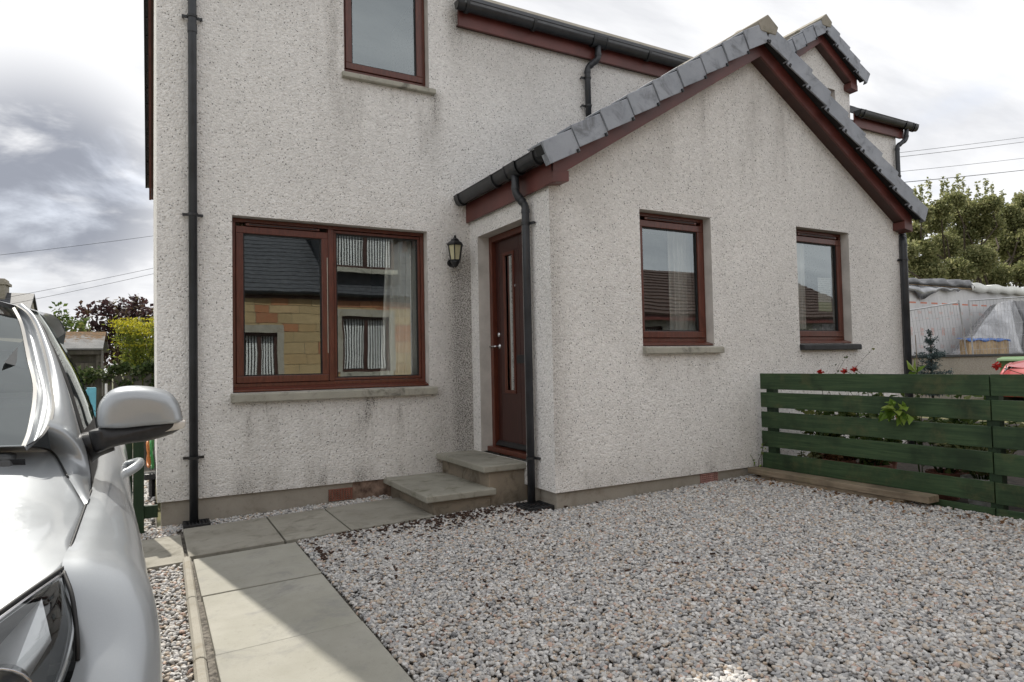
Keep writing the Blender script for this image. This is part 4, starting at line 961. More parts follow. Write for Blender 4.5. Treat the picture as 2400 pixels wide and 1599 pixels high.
# wing and doors: rows front to back, columns from the top edge down to the sill
rows = [
 [(-.34, .90, .62), (-.26, .93, .61), (-.18, .96, .58), (-.12, .99, .53), (-.09, 1.0, .45), (-.08, 1.0, .36), (-.09, 1.0, .24)],
 [(-.19, 1.30, .66), (-.12, 1.28, .655), (-.065, 1.27, .63), (-.03, 1.26, .58), (-.012, 1.26, .5), (-.012, 1.26, .38), (-.02, 1.26, .25)],
 [onz((179, 1550), .76), (-.085, 1.43, .765), (-.035, 1.42, .745), (-.004, 1.41, .69), (.012, 1.41, .60), (.008, 1.41, .45), (-.004, 1.41, .25)],
 [SLr[0], (-.095, 1.55, .893), (-.035, 1.55, .862), (.004, 1.55, .80), (.018, 1.55, .69), (.014, 1.55, .48), (.002, 1.55, .25)],
 [SLr[1], (-.095, 1.75, .918), (-.042, 1.75, .885), (-.010, 1.75, .82), (.006, 1.75, .70), (.006, 1.75, .48), (-.006, 1.75, .25)],
 [SLr[2], (-.095, 1.97, .936), (-.048, 1.97, .90), (-.022, 1.97, .83), (-.008, 1.97, .71), (-.010, 1.97, .48), (-.02, 1.97, .25)],
 [SLr[3], (-.100, 2.18, .945), (-.058, 2.18, .905), (-.034, 2.18, .84), (-.022, 2.18, .72), (-.026, 2.18, .48), (-.036, 2.18, .25)],
 [(-.160, 2.6, .975), (-.115, 2.6, .955), (-.078, 2.6, .91), (-.058, 2.6, .84), (-.046, 2.6, .72), (-.050, 2.6, .48), (-.06, 2.6, .25)],
 [(-.178, 3.0, .990), (-.130, 3.0, .965), (-.095, 3.0, .92), (-.074, 3.0, .84), (-.063, 3.0, .70), (-.066, 3.0, .48), (-.078, 3.0, .25)],
 [(-.20, 3.6, 1.01), (-.155, 3.6, .98), (-.12, 3.6, .93), (-.098, 3.6, .85), (-.088, 3.6, .70), (-.09, 3.6, .48), (-.10, 3.6, .25)],
 [(-.24, 4.3, 1.04), (-.19, 4.3, 1.0), (-.15, 4.3, .94), (-.13, 4.3, .85), (-.12, 4.3, .70), (-.12, 4.3, .48), (-.13, 4.3, .25)],
 [(-.33, 4.9, 1.05), (-.28, 4.92, 1.0), (-.24, 4.93, .94), (-.22, 4.94, .85), (-.21, 4.95, .70), (-.22, 4.94, .48), (-.24, 4.92, .28)]]
def drop_arch(o, cs, r=0.375):
    bm = bmesh.new(); bm.from_mesh(o.data)
    kill = [f for f in bm.faces if any((f.calc_center_median().y-cy)**2+(f.calc_center_median().z-cz)**2 < r*r for cy, cz in cs)]
    bmesh.ops.delete(bm, geom=kill, context='FACES'); bm.to_mesh(o.data); bm.free(); o.data.shade_smooth()
WH = [(1.66, 0.30), (4.25, 0.30)]
for o in half_both('body_side', patch(rows, 120, 40), M['silver']): drop_arch(o, WH, 0.345)
# bonnet
mid = lambda p, t: None
hood_rows = []
for p, (zc, yc) in zip([(-.33, 1.12, .850), HE[0], HE[1], HE[2], HE[3], HE[4], HE[5]],
                       [(.80, .80), (.93, 1.20), (.975, 1.45), (1.02, 1.72), (1.06, 1.92), (1.085, 2.05), (1.10, 2.08)]):
    x0, y0, z0 = p
    hood_rows.append([(x0, y0, z0), (x0+(XC-x0)*.12, y0+(yc-y0)*.12, z0+(zc-z0)*.30), (x0+(XC-x0)*.35, y0+(yc-y0)*.35, z0+(zc-z0)*.62), (x0+(XC-x0)*.65, y0+(yc-y0)*.65, z0+(zc-z0)*.88), (XC, yc, zc)])
half_both('bonnet', patch(hood_rows, 60, 24), M['silver'], solid=0.004)
# windscreen, pillar strip, pillar body
IWp = [(57, 1046), (71, 1009), (79, 962), (84, 914), (75, 866), (68, 838), (58, 787), (49, 753), (32, 721)]
IWy = [2.15, 2.22, 2.32, 2.42, 2.53, 2.60, 2.72, 2.80, 2.90]
IW = resample(ypts(IWp, IWy), 11)
OSp = [(64, 1046), (96, 1025), (115, 996), (124, 962), (123, 923), (112, 865), (102, 821), (85, 770), (65, 736), (38, 717)]
OSy = [2.15, 2.17, 2.22, 2.30, 2.40, 2.53, 2.63, 2.76, 2.84, 2.90]
OS = resample(ypts(OSp, OSy), 11)
wrows = []
for k, p in enumerate(IW):
    t = k/10; yc, zc = 2.10+0.66*t, 1.10+0.475*t
    wrows.append([p, Vector(p).lerp(Vector((XC, yc, zc)), .35)+Vector((0, -.035, .012)), Vector(p).lerp(Vector((XC, yc, zc)), .7)+Vector((0, -.02, .008)), (XC, yc, zc)])
half_both('windscreen', patch(wrows, 30, 20), M['carglass'])
half_both('cowl', [[Vector(p)+Vector((0, 0.01, -0.035)), Vector(p)+Vector((0, .04, -.08))] for p in [wrows[0][0], wrows[0][1], wrows[0][2], wrows[0][3]]], M['cartrim'], smooth=False)
strip = [[a, a.lerp(b, .3)+Vector((0.0, .016, -.012)), a.lerp(b, .7)+Vector((0.0, .016, -.012)), b] for a, b in zip(IW, OS)]
half_both('pillar_strip', patch(strip, 40, 10), M['silver'])
half_both('windscreen_seal', [[a+Vector((-.006, -.004, .002)), a+Vector((.004, -.006, .002))] for a in resample(IW, 40)], M['cartrim'], both=False)
half_both('windscreen_seal', [[a+Vector((-.003, -.004, .002)), a+Vector((.004, -.003, .002))] for a in resample(OS, 40)], M['seal'], both=False)
Lc = [Vector(HE[2]), Vector(HE[3]), Vector(HE[4])]+[OS[i] for i in range(2, 11)]
Rp = [(206, 1168), (214, 1150), (212, 1110), (203, 1060), (190, 1015), (175, 965), (160, 915), (143, 866), (128, 832), (110, 795), (92, 758), (64, 724)]
Ry = [2.10, 2.18, 2.22, 2.27, 2.33, 2.41, 2.49, 2.58, 2.66, 2.75, 2.84, 2.93]
Rc = [Vector(p) for p in ypts(Rp, Ry)]
pb = [[a, a.lerp(b, .35)+Vector((.006, -.012, .010)), a.lerp(b, .7)+Vector((.008, -.010, .006)), b] for a, b in zip(Lc, Rc)]
half_both('pillar', patch(pb, 60, 14), M['silver'])
# roof
rf = []
for y, zr, xr, zc in ((2.90, None, None, 1.575), (3.2, 1.53, -.40, 1.60), (3.8, 1.55, -.40, 1.62), (4.4, 1.52, -.42, 1.59), (4.8, 1.44, -.47, 1.50)):
    if zr is None: a = Vector(OS[10]); yc = 2.78
    else: a = Vector((xr, y, zr)); yc = y
    rf.append([a, a.lerp(Vector((XC, yc, zc)), .25)+Vector((0, 0, .022)), a.lerp(Vector((XC, yc, zc)), .6)+Vector((0, 0, .018)), (XC, yc, zc)])
half_both('roof_panel', patch(rf, 30, 20), M['silver'])
hd = [[IW[10], IW[10].lerp(Vector((XC, 2.76, 1.575)), .35)+Vector((0, -.03, .012)), IW[10].lerp(Vector((XC, 2.76, 1.575)), .7)+Vector((0, -.02, .008)), (XC, 2.76, 1.575)],
      [Vector(OS[10])+Vector((0, 0, .001)), rf[0][1], rf[0][2], rf[0][3]]]
half_both('header_strip', [[Vector(p) for p in resample(r, 20)] for r in hd], M['cartrim'])
# side glass with its frame
rear = [Vector(p) for p in ypts([(229, 1080), (229, 1060), (228, 1035), (226, 1005), (220, 972), (209, 938), (195, 905), (177, 866), (158, 835), (136, 800), (114, 767), (94, 736)], [3.0]*12)]
sg = [[b, b.lerp(c, .5)+Vector((.008, 0, .002)), c] for b, c in zip(Rc, rear)]
half_both('side_window', patch(sg[4:], 30, 10), M['carglass'])
half_both('mirror_quarter', patch(sg[1:5], 12, 8), M['cartrim'])
half_both('window_frame', [[b+Vector((.002, -.003, 0)), b.lerp(c, .10)+Vector((.004, 0, .002))] for b, c in zip(resample(Rc[1:], 40), resample(rear[1:], 40))], M['cartrim'])
half_both('window_frame', [[c+Vector((.002, -.003, .0)), c+Vector((-.010, .08, 0))] for c in resample(rear[1:], 40)], M['cartrim'])
half_both('side_window', [[c+Vector((-.004, .08, 0)), c+Vector((-.09, 1.2, .01)), c+Vector((-.20, 1.75, -.02))] for c in rear[4:]], M['carglass'])
half_both('roof_rail', patch([[Rc[11], OS[10]], [rear[11]+Vector((0, 0, .0)), Vector((-.40, 3.2, 1.53))], [rear[11]+Vector((-.07, .8, .02)), Vector((-.40, 3.8, 1.55))], [rear[11]+Vector((-.12, 1.5, -.04)), Vector((-.43, 4.5, 1.51))]], 24, 5), M['silver'])
# tail, floor, cabin
half_both('tailgate', patch([[(-.24, 4.92, .28), (-.6, 5.05, .28), (XC, 5.08, .28)], [(-.21, 4.95, .7), (-.6, 5.08, .7), (XC, 5.12, .7)], [(-.33, 4.9, 1.05), (-.6, 5.04, 1.05), (XC, 5.07, 1.05)], [(-.47, 4.8, 1.44), (-.7, 4.84, 1.47), (XC, 4.85, 1.50)]], 20, 16), M['silver'])
half_both('bumper', patch([[(-.09, 1.0, .24), (-.4, .80, .22), (XC, .72, .22)], [(-.09, 1.0, .45), (-.4, .76, .45), (XC, .68, .45)], [(-.34, .90, .62), (-.55, .80, .64), (XC, .72, .66)], [(-.45, .95, .78), (-.6, .86, .79), (XC, .79, .795)]], 20, 16), M['silver'])
put('grille', MB().box(XC-.38, XC+.38, .675, .70, .34, .52), M['cartrim'], CAR, bevel=.02)
put('floor_pan', MB().box(2*XC+.14, -.14, 1.0, 4.9, .20, .26), M['cartrim'], CAR)
put('dashboard', MB().prism([(2.10, .8), (2.75, .75), (2.75, 1.0), (2.45, 1.06), (2.15, 1.07)], 'x', 2*XC+.32, -.32), M['interior'], CAR, bevel=.02)
for sx in (-.45, .45):
    s_ = MB(); s_.box(XC+sx-.22, XC+sx+.22, 3.0, 3.5, .35, .62); s_.box(XC+sx-.21, XC+sx+.21, 3.42, 3.58, .6, 1.18); s_.box(XC+sx-.12, XC+sx+.12, 3.46, 3.56, 1.2, 1.38)
    put('seat', s_, M['interior'], CAR, bevel=.04)
put('rear_view_mirror', MB().obox((XC+.02, 2.66, 1.40), (.12, 0, 0), (0, .015, 0), (0, 0, .035)), M['cartrim'], CAR, bevel=.01)
tx = [(onz((6, 945), 1.20)), ]
tri = MB(); A_, B_, C_ = ony((10, 850), 2.62), ony((64, 866), 2.56), ony((58, 792), 2.72)
tri.add([ony((10, 850), 2.50), ony((70, 867), 2.57), ony((60, 790), 2.74), ony((10, 850), 2.52), ony((70, 867), 2.59), ony((60, 790), 2.76)], [(0, 1, 2), (5, 4, 3), (0, 3, 4, 1), (1, 4, 5, 2), (2, 5, 3, 0)])
put('window_sticker', tri, M['interior'], CAR)
def wheel(x, y, z, s):
    w = put('wheel', MB().lathe([(.20, -.10), (.30, -.11), (.325, -.08), (.325, .08), (.30, .11), (.20, .10)], (x, y, z), 36, 'x'), M['tyre'], CAR, smooth=False)
    put('rim', MB().lathe([(.205, .02*s), (.20, .104*s), (.17, .09*s), (.05, .075*s), (0.001, .085*s)], (x, y, z), 24, 'x', False), M['rim'], w)
for (y, z) in WH:
    wo = .115 if y < 2 else .27
    wheel(-wo, y, z, 1); wheel(2*XC+wo, y, z, -1)
    ao = .25 if y < 2 else .45
    for sx, s in ((-ao, 1), (2*XC+ao, -1)):
        a_ = MB(); a_.grid([[(sx+dx*s, y+.36*math.cos(math.pi*k/16), z+.36*math.sin(math.pi*k/16)) for dx in (-.1, .2)] for k in range(17)]); put('wheel_arch', a_, M['cartrim'], CAR, fix=False)
# headlamp: housing, reflector, lens, bright trim
te = [Vector(HE[0]), Vector((-.218, 1.375, .884)), Vector((-.33, 1.12, .845)), Vector((-.45, .95, .785))]
be = [Vector(onz((146, 1342), .897)), Vector(onz((179, 1550), .76)), Vector((-.19, 1.30, .66)), Vector((-.34, .92, .625))]
oe = [Vector(onz((146, 1342), .897)), Vector(onz((166, 1400), .862)), Vector(onz((178, 1495), .80)), Vector(onz((179, 1550), .76)), Vector((-.175, 1.33, .685)), Vector((-.34, .92, .625))]
lensG = patch([[te[0], te[0].lerp(oe[0], .5), oe[0]], [te[1], te[1].lerp(oe[2], .5)+Vector((.015, -.02, .02)), oe[2]], [te[2], te[2].lerp(oe[4], .5)+Vector((.02, -.02, .02)), oe[4]], [te[3], te[3].lerp(oe[5], .5)+Vector((.01, -.02, .01)), oe[5]]], 24, 14)
hlp = half_both('headlamp', [[p+Vector((-.045, .06, -.055)) for p in r] for r in lensG], M['housing'])
mbl = MB(); mbl.grid(lensG); put('lens', mbl, M['lens'], hlp[0], smooth=True, fix=False)
mbl = MB(); mbl.grid([[(2*XC-p[0], p[1], p[2]) for p in row] for row in lensG]); put('lens', mbl, M['lens'], hlp[1], smooth=True, fix=False)
ed = [lensG[i][0] for i in range(24)]; put('bezel', MB().tube([p+Vector((.002, -.002, -.006)) for p in ed], .006, 8), M['chrome'], hlp[0], smooth=True)
ed = [lensG[i][-1] for i in range(24)]; put('bezel', MB().tube([p+Vector((-.008, -.002, .004)) for p in ed], .006, 8), M['rim'], hlp[0], smooth=True)
mc = lensG[13][7]+Vector((-.02, .03, -.03)); rg = MB(); rg.lathe([(.055, -.03), (.06, -.036), (.052, -.03), (.045, .02), (.0, .03)], mc, 24, 'y', False); put('projector', rg, M['chrome'], hlp[0], smooth=True)
put('reflector_fin', MB().add([lensG[4][3]+Vector((-.01, .02, -.02)), lensG[8][10]+Vector((-.02, .02, -.02)), lensG[16][10]+Vector((-.02, .04, -.03)), lensG[12][3]+Vector((-.01, .03, -.03))], [(0, 1, 2, 3)]), M['rim'], hlp[0], fix=False)
# shut lines
def seam(name, P, r=.0035): put(name, MB().tube(resample(P, 24), r, 6), M['seal'], CAR, smooth=True)
seam('shut_line', [Vector(p)+Vector((.0, -.001, .001)) for p in SLr], .003)
seam('shut_line', [Vector(p)+Vector((0, -.001, .001)) for p in HE[3:]], .003)
seam('headlamp_gap', [p+Vector((.002, 0, .001)) for p in oe[:4]], .004)
seam('headlamp_gap', [p+Vector((.0, .004, .003)) for p in te[:3]], .004)
# wing mirror: housing outline given in the picture plane of the mirror, lofted in depth
my = 2.30
outl = [(229, 1000), (227, 975), (231, 950), (243, 930), (262, 914), (290, 906), (330, 905), (370, 910), (400, 922), (418, 943), (426, 968), (427, 985), (400, 990), (340, 995), (280, 1001)]
op3 = [Vector(ony(p, my)) for p in outl]; cen = sum(op3, Vector())/len(op3)
def shell(outline, layers, cen, n=60):
    ring = [cr(outline+[outline[0]], len(outline)*k/n) for k in range(n)]
    mb = MB(); v = []
    for dy, sc, dz in layers: v += [cen+(p-cen)*sc+Vector((0, dy, dz)) for p in ring]
    m = len(layers); f = [(i*n+k, i*n+(k+1) % n, (i+1)*n+(k+1) % n, (i+1)*n+k) for i in range(m-1) for k in range(n)]
    f += [tuple(range(n-1, -1, -1)), tuple((m-1)*n+k for k in range(n))]
    return mb.add(v, f)
wm = put('wing_mirror', shell(op3, [(-.066, .55, -.012), (-.063, .78, -.010), (-.054, .90, -.006), (-.032, .97, -.002), (0.0, 1.0, 0), (.05, 1.0, 0), (.075, .97, 0), (.085, .90, 0)], cen), M['silver'], CAR, smooth=True)
lowo = [(207, 1012), (240, 1003), (300, 998), (360, 992), (425, 984), (431, 994), (422, 1006), (395, 1020), (350, 1033), (300, 1040), (260, 1050), (226, 1062), (214, 1046)]
lo3 = [Vector(ony(p, my)) for p in lowo]; lcen = sum(lo3, Vector())/len(lo3)
put('mirror_base', shell(lo3, [(-.052, .72, .01), (-.045, .88, .006), (-.025, .97, .002), (0, 1, 0), (.06, .98, 0), (.08, .9, 0)], lcen), M['cartrim'], wm, smooth=True)
ind = [(351, 996), (385, 991), (430, 983), (434, 992), (428, 1002), (400, 1008), (364, 1014)]
i3 = [Vector(ony(p, my)) for p in ind]; icen = sum(i3, Vector())/len(i3)
put('indicator', shell(i3, [(-.050, .80, .0), (-.046, .93, 0), (-.030, 1.0, 0), (.03, 1.0, 0)], icen, 40), M['indicator'], wm, smooth=True)
put('mirror_arm', MB().tube([Vector(ony((262, 1030), 2.32)), Vector(ony((225, 1040), 2.32)), Vector(ony((205, 1060), 2.33))+Vector((-.03, .02, 0))], [.035, .04, .055], 14), M['cartrim'], wm, smooth=True)
mg = [p+Vector((0, .086, 0)) for p in [cen+(q-cen)*.86 for q in op3]]; put('mirror_glass', MB().add(mg, [tuple(range(len(mg)))]), M['chrome'], wm, fix=False)
# door handle strap
hx = Vector(onz((300, 1098), .895)); hy = 3.02
put('door_handle', MB().tube(resample([(-.105, hy-.02, .87), (-.060, hy+.01, .895), (-.044, hy+.08, .902), (-.050, hy+.17, .90), (-.105, hy+.22, .88)], 16), .018, 12), M['silver'], CAR, smooth=True)

# ================================================================== cottages across the street (seen in the window reflections)
def stone_mat():
    m, nt, out = begin('sandstone blocks'); P = worldpos(nt)
    r = node(nt, 'ShaderNodeAttribute', attribute_name='rnd').outputs['Fac']
    c = ramp(nt, r, [(0.0, (0.40, 0.30, 0.165)), (0.35, (0.48, 0.36, 0.20)), (0.6, (0.42, 0.29, 0.15)), (0.8, (0.52, 0.40, 0.23)), (0.88, (0.44, 0.20, 0.10)), (1.0, (0.36, 0.16, 0.09))])
    c = mix(nt, mrange(nt, noise(nt, P, 7.0, 5.0, 0.7), 0.4, 0.75, 0, 0.4), c, (0.30, 0.22, 0.13))
    principled(nt, out, color=c, rough=0.9, spec=0.2, normal=bump(nt, noise(nt, P, 30.0, 4.0), 0.5, 0.02)); return m
M['stone'] = stone_mat()
M['slate'] = simple('dark slate', (0.055, 0.058, 0.066), 0.6, var=0.35, vs=9, bmp=0.2, stretch=(1, 1, 1))
M['pantile'] = simple('brown roof tile', (0.075, 0.045, 0.036), 0.75, var=0.3, vs=6, bmp=0.2)
def opp_window(T, x0, x1, z0, z1, y, blinds=True):
    """window of a cottage across the street, facing +y"""
    m_ = MB(); w = 0.07
    m_.box(x0, x1, y-0.10, y-0.03, z1-w, z1); m_.box(x0, x1, y-0.10, y-0.03, z0, z0+w); m_.box(x0, x0+w, y-0.10, y-0.03, z0+w, z1-w); m_.box(x1-w, x1, y-0.10, y-0.03, z0+w, z1-w)
    xm = (x0+x1)/2; m_.box(xm-0.05, xm+0.05, y-0.10, y-0.028, z0+w, z1-w)
    wn = put('window', m_, M['soffit'], T)
    su = MB(); q = 0.16
    for bx4 in ((x0-q, x1+q, z1, z1+.2), (x0-q, x0, z0, z1), (x1, x1+q, z0, z1)): su.box(bx4[0], bx4[1], y-.02, y+.055, bx4[2], bx4[3])
    if z1 < 4: put('surround', su, M['kerb'], wn)
    put('room_shade_panel', MB().box(x0+.01, x1-.01, y-0.30, y-0.22, z0+.01, z1-.01), M['seal'], wn)  # black panel painted in place of the unlit room
    if blinds:
        b_ = MB(); n = int((x1-x0)/0.085)
        for k in range(n):
            xx = x0+w+0.03+(x1-x0-2*w-0.06)*k/(n-1); b_.box(xx-0.021, xx+0.021, y-0.16, y-0.155, z0+w+.02, z1-w)
        put('blind', b_, M['net'], wn)
    put('sill', MB().box(x0-.08, x1+.08, y-0.06, y+0.08, z0-.14, z0-.003), M['sill'], wn)
OC = thing('stone_cottage', 'sandstone cottage with slate roof across the street, mirrored in the big window', 'house', (3.5, -6.2, 0))
yo = -6.0; X0, X1, ZE = -6.0, 9.6, 3.35
ops = [(2.05, 3.0, 0.95, 2.25), (4.75, 6.15, 1.15, 2.75), (-2.6, -1.4, 1.15, 2.75), (8.0, 9.0, .1, 2.2)]
v, f, rv = [], [], []
g = random.Random(12); zz = 0.0
while zz < ZE-0.05:
    hh = min(g.choice((0.22, 0.28, 0.33)), ZE-zz); xx = X0
    while xx < X1-0.01:
        ww = min(g.uniform(0.35, 0.95), X1-xx)
        if X1-xx-ww < 0.2: ww = X1-xx
        cuts = [(xx, xx+ww)]
        for (a, b, c, d) in ops:
            if zz+hh > c+0.02 and zz < d-0.02:
                nc = []
                for (p, q) in cuts:
                    if q <= a or p >= b: nc.append((p, q))
                    else:
                        if p < a: nc.append((p, a))
                        if q > b: nc.append((b, q))
                cuts = nc
        for (p, q) in cuts:
            if q-p < 0.03: continue
            o = len(v); e = 0.006; yy = yo+g.uniform(-.006, .010)
            v += [(p+e, yo-.05, zz+e), (q-e, yo-.05, zz+e), (q-e, yo-.05, zz+hh-e), (p+e, yo-.05, zz+hh-e), (p+e, yy, zz+e), (q-e, yy, zz+e), (q-e, yy, zz+hh-e), (p+e, yy, zz+hh-e)]
            f += [(o+4, o+7, o+6, o+5), (o, o+4, o+5, o+1), (o+1, o+5, o+6, o+2), (o+2, o+6, o+7, o+3), (o+3, o+7, o+4, o)]; rv += [g.random()]*5
        xx += ww
    zz += hh
me = bpy.data.meshes.new('stonework'); me.from_pydata(v, [], f); at = me.attributes.new('rnd', 'FLOAT', 'FACE'); at.data.foreach_set('value', np.array(rv, dtype=np.float32)); me.update()
put('stonework', me, M['stone'], OC, kind='stuff')
put('wall', MB().prism([(yo-.3, 0), (yo-6.5, 0), (yo-6.5, ZE), (yo-3.4, ZE+2.6), (yo-.3, ZE)], 'x', X0+.05, X1-.05), M['stepside'], OC)
mb = MB()
xs_ = sorted(set([X0, X1]+[o for q in ops for o in q[:2]]))
for xa, xb in zip(xs_[:-1], xs_[1:]):
    cur = 0.0
    for q in sorted([q for q in ops if q[0] < (xa+xb)/2 < q[1]], key=lambda q: q[2]): 
        if q[2] > cur: mb.box(xa, xb, yo-.32, yo-.03, cur, q[2])
        cur = q[3]
    mb.box(xa, xb, yo-.32, yo-.03, cur, ZE)
put('wall', mb, M['kerb'], OC)
for q in ops[:3]: opp_window(OC, *q, yo-.04)
put('door', MB().box(8.02, 8.98, yo-.14, yo-.09, .1, 2.18), M['frame'], OC)
put('roof', tile_slope((yo+.14, ZE-.02), (yo-3.4, ZE+2.75), X0-.15, X1+.15, 0.22, 0.02, 'x'), M['slate'], OC)
put('roof', tile_slope((yo-6.7, ZE-.02), (yo-3.4, ZE+2.75), X0-.15, X1+.15, 0.22, 0.02, 'x'), M['slate'], OC)
put('gutter', MB().prism(arcprof((yo+.16, ZE+.02), .06, .054), 'x', X0-.15, X1+.15), M['black'], OC)
put('fascia', MB().box(X0, X1, yo+.01, yo+.04, ZE-.16, ZE-.02), M['soffit'], OC)
dw = (4.6, 6.35, 4.15, 5.25)
put('dormer', MB().prism([(yo-.35, ZE+.2), (yo-2.6, ZE+.2), (yo-2.6, 5.45), (yo-.35, 5.45)], 'x', 4.35, 6.6), M['slate'], OC)
put('dormer_roof', MB().box(4.2, 6.75, yo-2.8, yo-.12, 5.45, 5.55), M['soffit'], OC)
opp_window(OC, *dw, yo-.11)
for cx_ in (X0+.5, X1-.6): put('chimney', MB().box(cx_-.35, cx_+.35, yo-3.9, yo-2.9, ZE+1.9, ZE+3.9), M['kerb'], OC, bevel=.01)
# second cottage, tiled
O2 = thing('tiled_cottage', 'grey harled cottage with brown tiled roof across the street, mirrored in the porch windows', 'house', (17.5, -6.2, 0))
yo = -6.2; X0, X1, ZE = 11.4, 24.5, 2.75
ops2 = [(12.6, 14.0, 1.0, 2.35), (15.6, 17.2, 1.0, 2.35), (19.5, 21.0, 1.0, 2.35)]
mb = MB(); xs_ = sorted(set([X0, X1]+[o for q in ops2 for o in q[:2]]))
for xa, xb in zip(xs_[:-1], xs_[1:]):
    cur = 0.0
    for q in [q for q in ops2 if q[0] < (xa+xb)/2 < q[1]]: mb.box(xa, xb, yo-.3, yo, cur, q[2]); cur = q[3]
    mb.box(xa, xb, yo-.3, yo, cur, ZE)
put('wall', mb, M['harl_opp'], O2)
put('wall', MB().prism([(yo-.31, 0), (yo-7, 0), (yo-7, ZE), (yo-3.6, ZE+1.9), (yo-.31, ZE)], 'x', X0, X1), M['harl_opp'], O2)
for q in ops2: opp_window(O2, *q, yo-.03)
put('roof', tile_slope((yo+.35, ZE-.05), (yo-3.6, ZE+2.0), X0-.2, X1+.2, 0.30, 0.05, 'x'), M['pantile'], O2)
put('roof', tile_slope((yo-7.3, ZE-.05), (yo-3.6, ZE+2.0), X0-.2, X1+.2, 0.30, 0.05, 'x'), M['pantile'], O2)
put('fascia', MB().box(X0-.2, X1+.2, yo+.26, yo+.29, ZE-.22, ZE-.04), M['fascia'], O2)

# ================================================================== left: back garden beyond the corner
# vertical board fence with ivy
BF = thing('board_fence', 'dark vertical board fence overgrown with ivy behind the house corner', 'fence', (-1.0, 11.2, gz(-1)))
fy = 11.2; k = 0; x = -4.2
while x < 0.75:
    h = 1.26+random.uniform(-.03, .03); put('board', MB().box(x, x+0.112, fy, fy+0.018, gz(x)-.1, gz(x)+h), M['greywood'], BF, bevel=0.004, seg=1); x += 0.128
put('rail', MB().box(-4.2, 0.75, fy+0.02, fy+0.06, 0.85, 0.94), M['greywood'], BF)
put('rail', MB().box(-4.2, 0.75, fy+0.02, fy+0.06, 0.25, 0.34), M['greywood'], BF)
def gclump(cs, n, r, seed): return np.concatenate([blob_pts(n, c, r, seed+i, 0.2) for i, c in enumerate(cs)])
IV = thing('ivy', 'tangled ivy growing along the top of the board fence', 'ivy', (-0.8, 11.15, gz(-1)))
g = random.Random(2); cs = [(-1.6+2.3*i/26+g.uniform(-.05, .05), fy-.03+g.uniform(-.08, .1), 1.24+g.uniform(-.06, .12)-(0.10 if i < 6 else 0)) for i in range(27)]
cs += [(g.uniform(-1.4, .6), fy-.04, g.uniform(.75, 1.15)) for _ in range(9)]
put('foliage', leaves(gclump(cs, 95, (.13, .10, .10), 60), 0.045, 0.4, 0.5, 1.2, 0.4, 61), M['leaf_dark'], IV)
st = MB()
for i in range(9): a_ = g.uniform(-1.4, .5); twig(st, (a_, fy-.02, .4+g.uniform(0, .3)), (a_+g.uniform(-.4, .4), fy-.05, 1.3), .010, 6, .12, i)
put('stems', st, M['bark'], IV)
# shed
SD = thing('garden_shed', 'low grey timber shed with a moss patched felt roof', 'shed', (-1.6, 13.6, gz(-1)))
sy = 13.2; sx0, sx1 = ony((60, 800), sy)[0], ony((241, 800), sy)[0]; zt = ony((240, 771), sy)[2]; ze = ony((240, 817), sy)[2]
for i in range(9): put('board', MB().box(sx0+.02, sx1-.08, sy+.10+0.004*(i % 2), sy+.13, gz(-1)+i*0.165, gz(-1)+i*0.165+.16), M['greywood'], SD, bevel=.004, seg=1)
put('wall', MB().box(sx0+.02, sx1-.08, sy+.135, sy+1.7, gz(-1)-.1, ze), M['greywood'], SD)
put('corner_post', MB().box(sx1-.10, sx1-.03, sy+.07, sy+.14, gz(-1)-.1, ze), M['greywood'], SD)
mfelt, ntf, of = begin('mossy roofing felt'); Pf = worldpos(ntf); sz = node(ntf, 'ShaderNodeSeparateXYZ', {'Vector': Pf}).outputs[2]
mk_ = mth(ntf, 'MULTIPLY', mrange(ntf, mth(ntf, 'ADD', sz, mth(ntf, 'MULTIPLY', noise(ntf, Pf, 9.0, 4.0, .7), .5)), zt+0.06, zt+0.16), 1.0)
cf = mix(ntf, mk_, ramp(ntf, noise(ntf, Pf, 5.0, 4.0), [(.3, (.16, .165, .17)), (.7, (.25, .25, .25))]), ramp(ntf, noise(ntf, Pf, 26.0, 3.0), [(.35, (.05, .035, .012)), (.65, (.17, .08, .02))]))
principled(ntf, of, color=cf, rough=.95, normal=bump(ntf, noise(ntf, Pf, 40.0, 3.0), .4, .02)); M['felt'] = mfelt
zm = (zt*0.45+ze*0.55)
put('roof', MB().prism([(sy, ze), (sy+.02, ze-.025), (sy+.95, zt-.03), (sy+1.9, ze-.025), (sy+1.9, ze), (sy+.95, zt)], 'x', sx0-.05, sx1), M['felt'], SD)
put('felt_lap', MB().prism([(sy-.006, ze-.02), (sy+.40, zm+.02), (sy+.40, zm+.026), (sy-.01, ze+.004)], 'x', sx0-.05, sx1+.004), M['felt'], SD)
put('fascia', MB().box(sx0-.03, sx1-.02, sy+.02, sy+.05, ze-.10, ze-.03), M['greywood'], SD)
